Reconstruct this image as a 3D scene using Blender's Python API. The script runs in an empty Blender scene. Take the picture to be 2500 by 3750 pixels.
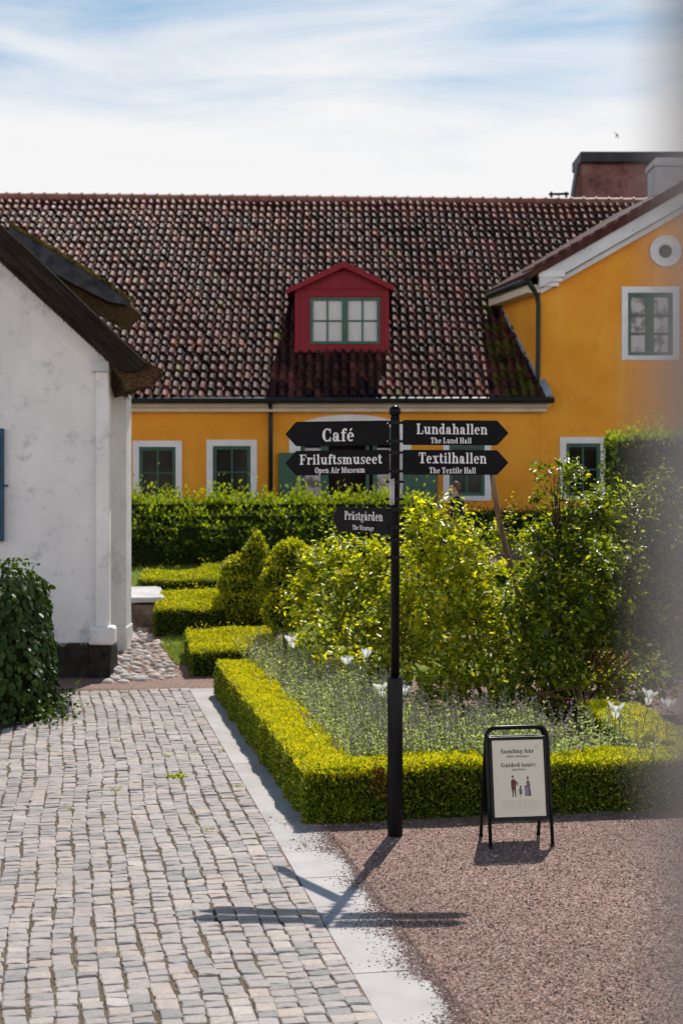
import bpy, math, random
import numpy as np
from mathutils import Vector, Matrix

rng = np.random.default_rng(11)
random.seed(11)
SC = bpy.context.scene
COL = SC.collection

# ------------------------------------------------------------------ camera
F, H, HZ = 3267.0, 2.733, 1100.0          # focal length (measuring px), eye height, horizon row
cam_data = bpy.data.cameras.new("camera")
cam_data.sensor_fit = 'HORIZONTAL'
cam_data.sensor_width = 24.0
cam_data.lens = 50.0
cam_data.shift_y = -76.0 / 1568.0
cam_data.clip_start = 0.05
cam_data.clip_end = 3000
cam_data.dof.use_dof = True
cam_data.dof.focus_distance = 11.0
cam_data.dof.aperture_fstop = 2.8
cam = bpy.data.objects.new("camera", cam_data)
COL.objects.link(cam)
cam.location = (0, 0, H)
cam.rotation_euler = (math.radians(90), 0, 0)
SC.camera = cam

# ------------------------------------------------------------------ light
SUN = Vector((0.134, 0.573, 0.809)).normalized()
SUN_EL = math.asin(SUN.z)
SUN_ROT = math.atan2(SUN.x, SUN.y)
sd = bpy.data.lights.new("sun", 'SUN')
sd.energy = 4.9
sd.angle = math.radians(0.5)
sd.color = (1.0, 0.945, 0.86)
so = bpy.data.objects.new("sun", sd)
COL.objects.link(so)
so.rotation_euler = SUN.to_track_quat('Z', 'Y').to_euler()

world = bpy.data.worlds.new("World")
SC.world = world
world.use_nodes = True
nt = world.node_tree
nt.nodes.clear()
def wn(t, **kw):
    n = nt.nodes.new(t)
    for k, v in kw.items():
        setattr(n, k, v)
    return n
def wl(a, b):
    nt.links.new(a, b)
sky = wn('ShaderNodeTexSky', sky_type='NISHITA', sun_disc=False, sun_elevation=SUN_EL, sun_rotation=SUN_ROT)
sky.air_density = 1.0; sky.dust_density = 0.3; sky.ozone_density = 3.0
geo = wn('ShaderNodeTexCoord')
sep = wn('ShaderNodeSeparateXYZ')
wl(geo.outputs['Generated'], sep.inputs[0])
mp = wn('ShaderNodeMapping'); wl(geo.outputs['Generated'], mp.inputs[0])
mp.inputs['Rotation'].default_value = (0, math.radians(16), 0)
mp.inputs['Scale'].default_value = (3.4, 3.4, 19.0)
mp.inputs['Location'].default_value = (0.4, 0.2, 0.9)
nz = wn('ShaderNodeTexNoise'); wl(mp.outputs[0], nz.inputs['Vector'])
nz.inputs['Scale'].default_value = 1.35; nz.inputs['Detail'].default_value = 8.0
nz.inputs['Roughness'].default_value = 0.52; nz.inputs['Distortion'].default_value = 0.5
# thin cirrus everywhere, closing to a bright white veil low over the roofs
mr = wn('ShaderNodeMapRange'); wl(sep.outputs['Z'], mr.inputs['Value'])
mr.inputs['From Min'].default_value = 0.20; mr.inputs['From Max'].default_value = 0.30
mr.inputs['To Min'].default_value = 0.46; mr.inputs['To Max'].default_value = -0.06
mz = wn('ShaderNodeMapRange', interpolation_type='SMOOTHSTEP'); wl(sep.outputs['Z'], mz.inputs['Value'])
mz.inputs['From Min'].default_value = 0.36; mz.inputs['From Max'].default_value = 0.72
mz.inputs['To Min'].default_value = 0.0; mz.inputs['To Max'].default_value = -0.45
am = wn('ShaderNodeMath', operation='ADD'); wl(mr.outputs[0], am.inputs[0]); wl(mz.outputs[0], am.inputs[1])
ad = wn('ShaderNodeMath', operation='ADD'); wl(nz.outputs['Fac'], ad.inputs[0]); wl(am.outputs[0], ad.inputs[1])
m2 = wn('ShaderNodeMapRange', interpolation_type='SMOOTHSTEP'); wl(ad.outputs[0], m2.inputs['Value'])
m2.inputs['From Min'].default_value = 0.14; m2.inputs['From Max'].default_value = 0.86
skm = wn('ShaderNodeVectorMath', operation='MULTIPLY'); wl(sky.outputs[0], skm.inputs[0]); skm.inputs[1].default_value = (0.60, 0.90, 0.92)
# unseen clouds behind the camera, brightened to fill the shaded walls
cb = wn('ShaderNodeMapRange', interpolation_type='SMOOTHSTEP'); wl(sep.outputs['Y'], cb.inputs['Value'])
cb.inputs['From Min'].default_value = -0.5; cb.inputs['From Max'].default_value = 0.7
cb.inputs['To Min'].default_value = 1.95; cb.inputs['To Max'].default_value = 1.0
ccol = wn('ShaderNodeVectorMath', operation='SCALE'); ccol.inputs[0].default_value = (8.55, 8.5, 8.55); wl(cb.outputs[0], ccol.inputs['Scale'])
mix = wn('ShaderNodeMix', data_type='RGBA')
wl(m2.outputs[0], mix.inputs['Factor']); wl(skm.outputs[0], mix.inputs['A'])
wl(ccol.outputs[0], mix.inputs['B'])
bg = wn('ShaderNodeBackground'); bg.inputs['Strength'].default_value = 0.1
wl(mix.outputs['Result'], bg.inputs['Color'])
wo = wn('ShaderNodeOutputWorld'); wl(bg.outputs[0], wo.inputs['Surface'])

SC.view_settings.view_transform = 'Standard'
SC.view_settings.look = 'None'
SC.view_settings.gamma = 1.0
SC.view_settings.exposure = 0.12
SC.render.engine = 'CYCLES'
SC.cycles.max_bounces = 8
SC.cycles.transmission_bounces = 6
SC.cycles.use_denoising = True

# ------------------------------------------------------------------ measuring helpers
def PX(px, Y): return (px - 784.0) * Y / F
def PZ(py, Y): return H + (HZ - py) * Y / F
def P(px, py, Y): return (PX(px, Y), Y, PZ(py, Y))
_gy = np.array([-500, 17.2, 18.6, 19.6, 21.7, 24.9, 28.0, 34.0, 45.0, 2500.0])
_gz = np.array([0.0, 0.0, 0.0, 0.01, 0.32, 0.68, 0.99, 1.38, 1.5, 1.5])
def g(y): return float(np.interp(y, _gy, _gz))
def gv(y): return np.interp(y, _gy, _gz)
D = Vector((-0.192, 1.0, 0)).normalized()     # the axis of the paving and the old buildings
Q = Vector((D.y, -D.x, 0))                    # its right-hand perpendicular
def on_ground(px, py):
    lo, hi = 3.0, 60.0
    for _ in range(60):
        m = (lo + hi) / 2
        if PZ(py, m) > g(m): lo = m
        else: hi = m
    return (PX(px, lo), lo)

# ------------------------------------------------------------------ object helpers
def tag(o, label=None, cat=None, group=None, kind=None):
    if label: o['label'] = label
    if cat: o['category'] = cat
    if group: o['group'] = group
    if kind: o['kind'] = kind
    return o
def thing(name, label, cat, loc, group=None):
    o = bpy.data.objects.new(name, None)
    o.empty_display_size = 0.1
    COL.objects.link(o)
    o.location = loc
    return tag(o, label, cat, group)
def root_of(p):
    v = Vector((0, 0, 0))
    while p is not None:
        v = v + p.location; p = p.parent
    return v
def link(name, me, mat, parent=None, smooth=False):
    o = bpy.data.objects.new(name, me)
    COL.objects.link(o)
    if mat is not None: me.materials.append(mat)
    me.polygons.foreach_set('use_smooth', np.full(len(me.polygons), bool(smooth)))
    if parent is not None:
        o.parent = parent
        r = parent
        while r.parent is not None: r = r.parent
        if r is parent: o.matrix_parent_inverse = Matrix.Translation(-r.location)
        # a sub-part's parent sits at its root already, so its own offset is nil
    return o
def copy_tree(o, parent=None):
    c = o.copy(); COL.objects.link(c)
    if parent is not None: c.parent = parent
    for ch in list(o.children): copy_tree(ch, c)
    return c
def npmesh(name, V, Fc, mat, parent=None, tone=None, smooth=False):
    V = np.asarray(V, dtype=np.float32); Fc = np.asarray(Fc, dtype=np.int32)
    me = bpy.data.meshes.new(name)
    k = Fc.shape[1]; n = len(Fc)
    me.vertices.add(len(V)); me.vertices.foreach_set('co', V.ravel())
    me.loops.add(n * k); me.loops.foreach_set('vertex_index', Fc.ravel())
    me.polygons.add(n); me.polygons.foreach_set('loop_start', np.arange(0, n * k, k, dtype=np.int32))
    if tone is not None:
        a = me.attributes.new('tone', 'FLOAT', 'FACE'); a.data.foreach_set('value', np.asarray(tone, dtype=np.float32))
    me.update(calc_edges=True)
    return link(name, me, mat, parent, smooth)
class MB:
    def __init__(s): s.v = []; s.f = []; s.t = []
    def add(s, vs, fs, tone=0.5):
        b = len(s.v); s.v += [tuple(v) for v in vs]
        for f in fs: s.f.append([b + i for i in f]); s.t.append(tone)
        return s
    def box(s, x0, x1, y0, y1, z0, z1, M=None, tone=0.5):
        vs = [Vector(p) for p in ((x0,y0,z0),(x1,y0,z0),(x1,y1,z0),(x0,y1,z0),(x0,y0,z1),(x1,y0,z1),(x1,y1,z1),(x0,y1,z1))]
        if M is not None: vs = [M @ v for v in vs]
        return s.add(vs, [(0,3,2,1),(4,5,6,7),(0,1,5,4),(1,2,6,5),(2,3,7,6),(3,0,4,7)], tone)
    def prism(s, pts, off, tone=0.5):
        n = len(pts); a = [Vector(p) for p in pts]; b = [p + Vector(off) for p in a]
        fs = [tuple(range(n)), tuple(reversed(range(n, 2 * n)))]
        for i in range(n):
            j = (i + 1) % n
            fs.append((i, i + n, j + n, j))
        return s.add(a + b, fs, tone)
    def tube(s, pts, rad, n=8, cap=True, tone=0.5):
        pts = [Vector(p) for p in pts]; m = len(pts)
        if not hasattr(rad, '__len__'): rad = [rad] * m
        vs = []; up = None
        for i, p in enumerate(pts):
            t = (pts[min(i + 1, m - 1)] - pts[max(i - 1, 0)]).normalized()
            if up is None: up = Vector((0, 0, 1)) if abs(t.z) < 0.9 else Vector((0, 1, 0))
            a = t.cross(up).normalized(); b = a.cross(t).normalized(); up = b
            for k in range(n):
                c = 2 * math.pi * k / n
                vs.append(p + (a * math.cos(c) + b * math.sin(c)) * rad[i])
        fs = []
        for i in range(m - 1):
            for k in range(n):
                k2 = (k + 1) % n
                fs.append((i*n+k, i*n+k2, (i+1)*n+k2, (i+1)*n+k))
        if cap: fs += [tuple(reversed(range(n))), tuple(range((m-1)*n, m*n))]
        return s.add(vs, fs, tone)
    def lathe(s, prof, c, n=24, tone=0.5, M=None):
        vs = []; fs = []
        for r, z in prof:
            for k in range(n):
                a = 2 * math.pi * k / n
                v = Vector((r * math.cos(a), r * math.sin(a), z))
                if M is not None: v = M @ v
                vs.append(v + Vector(c))
        m = len(prof)
        for i in range(m - 1):
            for k in range(n):
                k2 = (k + 1) % n
                fs.append((i*n+k, i*n+k2, (i+1)*n+k2, (i+1)*n+k))
        fs += [tuple(reversed(range(n))), tuple(range((m-1)*n, m*n))]
        return s.add(vs, fs, tone)
    def build(s, name, mat, parent=None, smooth=False, bevel=0.0, seg=2):
        me = bpy.data.meshes.new(name)
        me.from_pydata([tuple(v) for v in s.v], [], s.f)
        a = me.attributes.new('tone', 'FLOAT', 'FACE'); a.data.foreach_set('value', np.array(s.t, dtype=np.float32))
        me.update()
        o = link(name, me, mat, parent, smooth)
        if bevel > 0:
            b = o.modifiers.new('bevel', 'BEVEL'); b.width = bevel; b.segments = seg; b.limit_method = 'ANGLE'
        return o

# ------------------------------------------------------------------ materials
def lin(c): return tuple((x / 12.92 if x <= 0.04045 else ((x + 0.055) / 1.055) ** 2.4) for x in c)
def mk(name):
    m = bpy.data.materials.new(name); m.use_nodes = True
    t = m.node_tree; t.nodes.clear()
    o = t.nodes.new('ShaderNodeOutputMaterial')
    return m, t, o
def ramp(t, stops, fac):
    r = t.nodes.new('ShaderNodeValToRGB'); e = r.color_ramp.elements
    while len(e) > 1: e.remove(e[0])
    e[0].position = stops[0][0]; e[0].color = (*stops[0][1], 1)
    for p, c in stops[1:]:
        k = e.new(p); k.color = (*c, 1)
    t.links.new(fac, r.inputs[0])
    return r.outputs[0]
def noise(t, scale, detail=6, rough=0.55, vec=None, stretch=None, dist=0.0):
    n = t.nodes.new('ShaderNodeTexNoise')
    n.inputs['Scale'].default_value = scale; n.inputs['Detail'].default_value = detail
    n.inputs['Roughness'].default_value = rough; n.inputs['Distortion'].default_value = dist
    tc = t.nodes.new('ShaderNodeTexCoord'); v = tc.outputs['Object']
    if stretch:
        mpp = t.nodes.new('ShaderNodeMapping'); mpp.inputs['Scale'].default_value = stretch
        t.links.new(v, mpp.inputs[0]); v = mpp.outputs[0]
    t.links.new(v, n.inputs['Vector'])
    return n.outputs['Fac']
def mixc(t, fac, a, b, mode='MIX'):
    n = t.nodes.new('ShaderNodeMix'); n.data_type = 'RGBA'; n.blend_type = mode
    for s, x in (('Factor', fac), ('A', a), ('B', b)):
        if isinstance(x, (int, float)): n.inputs[s].default_value = x
        elif isinstance(x, tuple): n.inputs[s].default_value = (*x, 1)
        else: t.links.new(x, n.inputs[s])
    return n.outputs['Result']
def principled(t, o, col, rough=0.7, spec=0.3, metal=0.0, bump=None, bstr=0.3, bdist=0.02):
    p = t.nodes.new('ShaderNodeBsdfPrincipled')
    if isinstance(col, tuple): p.inputs['Base Color'].default_value = (*col, 1)
    else: t.links.new(col, p.inputs['Base Color'])
    if isinstance(rough, (int, float)): p.inputs['Roughness'].default_value = rough
    else: t.links.new(rough, p.inputs['Roughness'])
    p.inputs['Specular IOR Level'].default_value = spec; p.inputs['Metallic'].default_value = metal
    if bump is not None:
        b = t.nodes.new('ShaderNodeBump'); b.inputs['Strength'].default_value = bstr; b.inputs['Distance'].default_value = bdist
        t.links.new(bump, b.inputs['Height']); t.links.new(b.outputs[0], p.inputs['Normal'])
    t.links.new(p.outputs[0], o.inputs['Surface'])
    return p
def attr(t, name='tone'):
    a = t.nodes.new('ShaderNodeAttribute'); a.attribute_name = name
    return a.outputs['Fac']
def basic(name, c1, c2, scale=4.0, rough=0.7, spec=0.3, bstr=0.2, bdist=0.01, bscale=None, lo=0.35, hi=0.65, metal=0.0, stretch=None):
    m, t, o = mk(name)
    c = ramp(t, [(lo, c1), (hi, c2)], noise(t, scale, stretch=stretch))
    principled(t, o, c, rough, spec, metal, noise(t, bscale or scale * 6, 5, stretch=stretch), bstr, bdist)
    return m
def leafmat(name, stops, trans=0.45, rough=0.42, spec=0.5, tmul=(1.25, 1.25, 0.6)):
    m, t, o = mk(name)
    c = ramp(t, stops, attr(t))
    p = principled(t, o, c, rough, spec)
    tr = t.nodes.new('ShaderNodeBsdfTranslucent')
    t.links.new(mixc(t, 1.0, c, tmul, 'MULTIPLY'), tr.inputs['Color'])
    ms = t.nodes.new('ShaderNodeMixShader'); ms.inputs[0].default_value = trans
    t.links.new(p.outputs[0], ms.inputs[1]); t.links.new(tr.outputs[0], ms.inputs[2])
    t.links.new(ms.outputs[0], o.inputs['Surface'])
    return m
def gravel_mat(name, stops, scale, bstr=0.5, big=0.6):
    m, t, o = mk(name)
    tc = t.nodes.new('ShaderNodeTexCoord')
    v = t.nodes.new('ShaderNodeTexVoronoi'); v.inputs['Scale'].default_value = scale
    t.links.new(tc.outputs['Object'], v.inputs['Vector'])
    s = t.nodes.new('ShaderNodeSeparateColor'); t.links.new(v.outputs['Color'], s.inputs[0])
    c = ramp(t, stops, s.outputs[0])
    c = mixc(t, 0.7, c, ramp(t, [(0.32, (0.66, 0.63, 0.62)), (0.68, (1.2, 1.17, 1.15))], noise(t, big, 8, 0.68)), 'MULTIPLY')
    principled(t, o, c, 0.85, 0.2, 0, v.outputs['Distance'], bstr, 0.012)
    return m

M_GRAVEL = gravel_mat('gravel_mat', [(0.0, (0.075, 0.042, 0.033)), (0.25, (0.185, 0.108, 0.085)), (0.6, (0.255, 0.158, 0.128)), (0.85, (0.33, 0.23, 0.195)), (1.0, (0.44, 0.355, 0.32))], 85.0)
M_BED = gravel_mat('joint_sand_mat', [(0.0, (0.05, 0.035, 0.025)), (0.5, (0.17, 0.115, 0.085)), (0.85, (0.15, 0.13, 0.055)), (1.0, (0.28, 0.20, 0.16))], 110.0, 0.6, 3.0)
M_SOIL = gravel_mat('soil_mat', [(0.0, (0.02, 0.014, 0.01)), (1.0, (0.09, 0.06, 0.045))], 60.0)
M_LAWN = basic('lawn_mat', (0.10, 0.15, 0.02), (0.22, 0.26, 0.045), 3.0, 0.9, 0.1, 0.5, 0.02, 60)
M_SLAB = basic('slab_mat', (0.36, 0.335, 0.325), (0.46, 0.43, 0.415), 2.2, 0.8, 0.25, 0.25, 0.003, 180)

def stone_mat():
    m, t, o = mk('sett_mat')
    c = ramp(t, [(0.0, (0.235, 0.225, 0.225)), (0.22, (0.315, 0.29, 0.28)), (0.45, (0.375, 0.325, 0.305)), (0.62, (0.40, 0.33, 0.30)), (0.8, (0.35, 0.325, 0.315)), (0.93, (0.43, 0.35, 0.30)), (1.0, (0.45, 0.405, 0.38))], attr(t))
    c = mixc(t, 0.6, c, ramp(t, [(0.3, (0.56, 0.55, 0.56)), (0.7, (1.25, 1.23, 1.21))], noise(t, 36, 7, 0.75)), 'MULTIPLY')
    c = mixc(t, 0.6, c, ramp(t, [(0.35, (0.74, 0.72, 0.70)), (0.65, (1.1, 1.1, 1.1))], noise(t, 1.3, 6, 0.65)), 'MULTIPLY')
    principled(t, o, c, 0.62, 0.35, 0, noise(t, 95, 5, 0.65), 0.55, 0.006)
    return m
M_SETT = stone_mat()
def cobble_mat():
    m, t, o = mk('cobble_mat')
    c = ramp(t, [(0.0, (0.28, 0.22, 0.19)), (0.4, (0.48, 0.38, 0.33)), (0.7, (0.40, 0.37, 0.36)), (1.0, (0.58, 0.50, 0.46))], attr(t))
    c = mixc(t, 0.5, c, ramp(t, [(0.3, (0.7, 0.7, 0.7)), (0.7, (1.15, 1.15, 1.15))], noise(t, 20, 6, 0.7)), 'MULTIPLY')
    principled(t, o, c, 0.65, 0.3, 0, noise(t, 60, 5), 0.3, 0.006)
    return m
M_COBBLE = cobble_mat()

def plaster(name, c1, c2, stain, stain_lo, stain_hi, scale=1.1, streak=None):
    m, t, o = mk(name)
    c = ramp(t, [(0.3, c1), (0.7, c2)], noise(t, scale, 6, 0.6))
    f = ramp(t, [(stain_lo, (0, 0, 0)), (stain_hi, (1, 1, 1))], noise(t, scale * 2.6, 9, 0.75))
    c = mixc(t, f, c, stain)
    if streak:
        f2 = ramp(t, [(0.52, (0, 0, 0)), (0.78, (0.55, 0.55, 0.55))], noise(t, 1.6, 6, 0.6, stretch=(1, 1, 0.12)))
        c = mixc(t, f2, c, streak)
    principled(t, o, c, 0.88, 0.15, 0, noise(t, 22, 7, 0.6), 0.28, 0.02)
    return m
M_WHITE = plaster('limewash_mat', (0.68, 0.65, 0.63), (0.82, 0.785, 0.755), (0.42, 0.40, 0.395), 0.54, 0.72, 1.0, (0.50, 0.48, 0.47))
M_YELLOW = plaster('ochre_plaster_mat', (0.68, 0.265, 0.024), (0.81, 0.355, 0.042), (0.52, 0.21, 0.035), 0.56, 0.82, 0.9, (0.84, 0.45, 0.08))
M_TRIM = basic('white_trim_mat', (0.66, 0.66, 0.67), (0.76, 0.76, 0.76), 3.0, 0.7, 0.25, 0.15, 0.006, 30)
M_CREAM = basic('cream_cornice_mat', (0.60, 0.50, 0.38), (0.72, 0.62, 0.49), 2.0, 0.8, 0.2, 0.15, 0.006, 30)
M_VERGE = plaster('verge_mat', (0.50, 0.51, 0.52), (0.68, 0.69, 0.69), (0.12, 0.12, 0.12), 0.60, 0.70, 1.8)
M_GREEN = basic('green_paint_mat', (0.020, 0.080, 0.052), (0.032, 0.105, 0.066), 5.0, 0.45, 0.4, 0.08, 0.003, 60)
M_RED = basic('red_paint_mat', (0.19, 0.002, 0.009), (0.23, 0.003, 0.013), 4.0, 0.55, 0.3, 0.12, 0.004, 40, stretch=(1, 1, 0.2))
M_DARKRED = basic('dark_red_paint_mat', (0.09, 0.002, 0.006), (0.12, 0.003, 0.009), 4.0, 0.55, 0.3, 0.12, 0.004, 40)
M_BLACK = basic('black_paint_mat', (0.004, 0.004, 0.005), (0.007, 0.007, 0.008), 6.0, 0.28, 0.13, 0.05, 0.002, 90)
M_SIGN = basic('sign_enamel_mat', (0.0045, 0.004, 0.005), (0.0065, 0.006, 0.007), 3.0, 0.5, 0.10, 0.03, 0.001, 90)
M_LETTER = basic('letter_mat', (0.70, 0.68, 0.67), (0.74, 0.72, 0.71), 8.0, 0.6, 0.2, 0.0, 0.001)
M_STEEL = basic('bolt_steel_mat', (0.45, 0.45, 0.46), (0.6, 0.6, 0.6), 20, 0.35, 0.5, 0.1, 0.002, metal=0.8)
M_GUTTER = basic('gutter_mat', (0.007, 0.008, 0.009), (0.013, 0.015, 0.015), 5.0, 0.4, 0.3, 0.1, 0.004)
M_PIPE = basic('downpipe_mat', (0.009, 0.018, 0.017), (0.016, 0.028, 0.025), 5.0, 0.45, 0.25, 0.1, 0.004)
M_LEAD = basic('lead_mat', (0.18, 0.23, 0.28), (0.28, 0.33, 0.38), 4.0, 0.6, 0.4, 0.2, 0.006)
M_CHIM = plaster('grey_render_mat', (0.36, 0.36, 0.37), (0.50, 0.50, 0.51), (0.2, 0.2, 0.2), 0.58, 0.72, 1.5)
def tile_mat():
    m, t, o = mk('pantile_mat')
    c = ramp(t, [(0.0, (0.016, 0.013, 0.016)), (0.25, (0.042, 0.020, 0.019)), (0.5, (0.078, 0.031, 0.027)), (0.72, (0.115, 0.042, 0.034)), (0.84, (0.18, 0.060, 0.045)), (0.9, (0.05, 0.046, 0.010)), (1.0, (0.10, 0.09, 0.018))], attr(t))
    c = mixc(t, 0.75, c, ramp(t, [(0.35, (0.40, 0.40, 0.43)), (0.68, (1.3, 1.25, 1.2))], noise(t, 5.0, 8, 0.7)), 'MULTIPLY')
    pp = principled(t, o, c, ramp(t, [(0.3, (0.50,)*3), (0.7, (0.70,)*3)], noise(t, 9, 5)), 0.13, 0, noise(t, 45, 5), 0.22, 0.006)
    pp.inputs['Specular Tint'].default_value = (1.0, 0.64, 0.54, 1)
    return m
M_TILE = tile_mat()
M_RIDGE = basic('ridge_tile_mat', (0.16, 0.062, 0.048), (0.28, 0.12, 0.09), 3.0, 0.6, 0.3, 0.3, 0.01, 30)
M_THATCH = basic('thatch_mat', (0.045, 0.026, 0.013), (0.17, 0.10, 0.055), 16.0, 0.9, 0.1, 0.9, 0.05, 40, stretch=(1, 1, 3))
M_VBOARD = basic('weathered_board_mat', (0.012, 0.010, 0.008), (0.05, 0.038, 0.03), 5.0, 0.85, 0.15, 0.6, 0.02, 30, stretch=(0.5, 1, 0.5))
def grain_mat(name, c1, c2, ang, scale, bstr):
    m, t, o = mk(name)
    tc = t.nodes.new('ShaderNodeTexCoord'); mpp = t.nodes.new('ShaderNodeMapping'); mpp.vector_type = 'TEXTURE'
    mpp.inputs['Rotation'].default_value = (0, ang, 0); mpp.inputs['Scale'].default_value = (1.0, .3, .045)
    t.links.new(tc.outputs['Object'], mpp.inputs[0])
    n = t.nodes.new('ShaderNodeTexNoise'); n.inputs['Scale'].default_value = scale; n.inputs['Detail'].default_value = 9; n.inputs['Roughness'].default_value = .68
    t.links.new(mpp.outputs[0], n.inputs['Vector'])
    c = mixc(t, .6, ramp(t, [(.34, c1), (.68, c2)], n.outputs['Fac']), ramp(t, [(.35, (.45, .45, .42)), (.65, (1.3, 1.2, 1.1))], noise(t, 2.6, 8, .7)), 'MULTIPLY')
    principled(t, o, c, .9, .12, 0, n.outputs['Fac'], bstr, .03)
    return m
M_VBOARD = grain_mat('weathered_verge_mat', (0.006, 0.005, 0.004), (0.050, 0.036, 0.026), math.radians(43), 2.2, 1.0)
M_GREYWOOD = basic('grey_wood_mat', (0.035, 0.036, 0.045), (0.10, 0.10, 0.115), 5.0, 0.8, 0.2, 0.5, 0.01, 30)
M_MOSS = basic('moss_mat', (0.03, 0.03, 0.008), (0.22, 0.17, 0.03), 6.0, 0.95, 0.1, 0.8, 0.02, 40)
def plinth_mat():
    m, t, o = mk('damp_plinth_mat')
    tc = t.nodes.new('ShaderNodeTexCoord'); s = t.nodes.new('ShaderNodeSeparateXYZ'); t.links.new(tc.outputs['Object'], s.inputs[0])
    # damp that has crept up the footing: a stain with a ragged upper edge
    a = t.nodes.new('ShaderNodeMath'); a.operation = 'MULTIPLY_ADD'; t.links.new(noise(t, 5.5, 8, 0.7), a.inputs[0])
    a.inputs[1].default_value = -0.9; t.links.new(s.outputs['Z'], a.inputs[2])
    f = ramp(t, [(0.02, (0, 0, 0)), (0.14, (1, 1, 1))], a.outputs[0])
    c = mixc(t, f, ramp(t, [(0.3, (0.012, 0.010, 0.009)), (0.75, (0.06, 0.048, 0.04))], noise(t, 6, 8, 0.7)), (0.55, 0.53, 0.52))
    principled(t, o, c, 0.9, 0.15, 0, noise(t, 18, 7, 0.7), 0.7, 0.03)
    return m
M_PLINTH = plinth_mat()
M_GLASS = basic('dark_window_glass_mat', (0.005, 0.006, 0.005), (0.022, 0.022, 0.012), 1.6, 0.08, 0.22, 0.03, 0.01, 2.0)
M_BLIND = basic('white_blind_behind_glass_mat', (0.48, 0.46, 0.45), (0.54, 0.52, 0.51), 2.0, 0.25, 0.4, 0.0)
M_OLDGLASS = basic('painted_reflection_glass_mat', (0.05, 0.045, 0.045), (0.42, 0.38, 0.37), 2.4, 0.12, 0.5, 0.1, 0.02, 3.0, lo=0.40, hi=0.50)  # light and dark blotches of reflection put into the pane colour
M_DARKROOM = basic('dim_interior_mat', (0.010, 0.006, 0.005), (0.022, 0.014, 0.011), 2.0, 0.9, 0.1, 0)
def brick_mat():
    m, t, o = mk('old_brick_mat')
    tc = t.nodes.new('ShaderNodeTexCoord'); mpp = t.nodes.new('ShaderNodeMapping')
    mpp.inputs['Rotation'].default_value = (math.radians(90), 0, 0)
    t.links.new(tc.outputs['Object'], mpp.inputs[0])
    b = t.nodes.new('ShaderNodeTexBrick'); b.inputs['Scale'].default_value = 3.2
    b.inputs['Color1'].default_value = (0.17, 0.085, 0.075, 1); b.inputs['Color2'].default_value = (0.22, 0.115, 0.10, 1)
    b.inputs['Mortar'].default_value = (0.24, 0.14, 0.12, 1); b.inputs['Mortar Size'].default_value = 0.012
    t.links.new(mpp.outputs[0], b.inputs['Vector'])
    c = mixc(t, 0.8, b.outputs['Color'], ramp(t, [(0.36, (0.35, 0.3, 0.32)), (0.58, (1.15, 1.1, 1.1))], noise(t, 0.9, 9, 0.72)), 'MULTIPLY')
    principled(t, o, c, 0.9, 0.15, 0, b.outputs['Fac'], -0.3, 0.02)
    return m
M_BRICK = brick_mat()
M_CAP = basic('dark_cap_mat', (0.012, 0.012, 0.016), (0.025, 0.025, 0.032), 1.0, 0.6, 0.4, 0.1)
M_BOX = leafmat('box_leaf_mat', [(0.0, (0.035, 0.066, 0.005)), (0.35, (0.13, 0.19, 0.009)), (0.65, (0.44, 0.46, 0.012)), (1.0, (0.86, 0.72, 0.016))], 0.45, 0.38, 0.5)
M_CORE = basic('dark_core_mat', (0.010, 0.014, 0.004), (0.022, 0.03, 0.008), 12, 0.95, 0.05, 0.5, 0.02)  # dark solid cores set inside the foliage to stop light
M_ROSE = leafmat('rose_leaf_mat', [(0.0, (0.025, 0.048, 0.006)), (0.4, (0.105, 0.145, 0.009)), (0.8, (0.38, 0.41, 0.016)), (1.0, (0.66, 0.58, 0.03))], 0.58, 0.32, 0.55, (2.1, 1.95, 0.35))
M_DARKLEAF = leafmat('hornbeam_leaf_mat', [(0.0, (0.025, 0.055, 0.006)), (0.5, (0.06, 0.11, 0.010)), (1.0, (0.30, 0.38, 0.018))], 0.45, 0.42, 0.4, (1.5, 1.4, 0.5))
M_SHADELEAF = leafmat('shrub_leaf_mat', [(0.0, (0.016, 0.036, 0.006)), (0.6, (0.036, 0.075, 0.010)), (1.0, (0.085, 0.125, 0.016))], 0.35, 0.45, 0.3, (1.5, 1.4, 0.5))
M_CATLEAF = leafmat('catmint_leaf_mat', [(0.0, (0.24, 0.30, 0.10)), (0.6, (0.54, 0.60, 0.27)), (1.0, (0.76, 0.78, 0.48))], 0.52, 0.55, 0.3, (1.35, 1.35, 0.8))
M_CATFLOWER = leafmat('catmint_flower_mat', [(0.0, (0.18, 0.14, 0.20)), (1.0, (0.40, 0.33, 0.42))], 0.3, 0.7, 0.1, (1, 1, 1))
M_GRASS = leafmat('grass_blade_mat', [(0.0, (0.10, 0.17, 0.02)), (0.8, (0.26, 0.31, 0.05)), (1.0, (0.45, 0.46, 0.22))], 0.4, 0.6, 0.2)
M_PETAL = leafmat('white_petal_mat', [(0.0, (0.72, 0.72, 0.70)), (1.0, (0.82, 0.82, 0.80))], 0.4, 0.5, 0.2, (1, 1, 1))
M_STEM = basic('green_stem_mat', (0.09, 0.14, 0.03), (0.16, 0.20, 0.06), 8, 0.6, 0.3, 0.1)
M_TWIG = basic('twig_mat', (0.035, 0.022, 0.014), (0.085, 0.055, 0.035), 10, 0.85, 0.15, 0.4, 0.004)
M_STAKE = basic('stake_mat', (0.13, 0.075, 0.045), (0.30, 0.19, 0.12), 14, 0.8, 0.2, 0.5, 0.006, 40, stretch=(1, 1, 0.2))
M_RUST = basic('rusty_iron_mat', (0.045, 0.022, 0.012), (0.12, 0.05, 0.025), 14, 0.85, 0.2, 0.4, 0.004)
M_TERRA = basic('terracotta_mat', (0.30, 0.10, 0.055), (0.42, 0.16, 0.09), 5, 0.8, 0.2, 0.3, 0.006)
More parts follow.
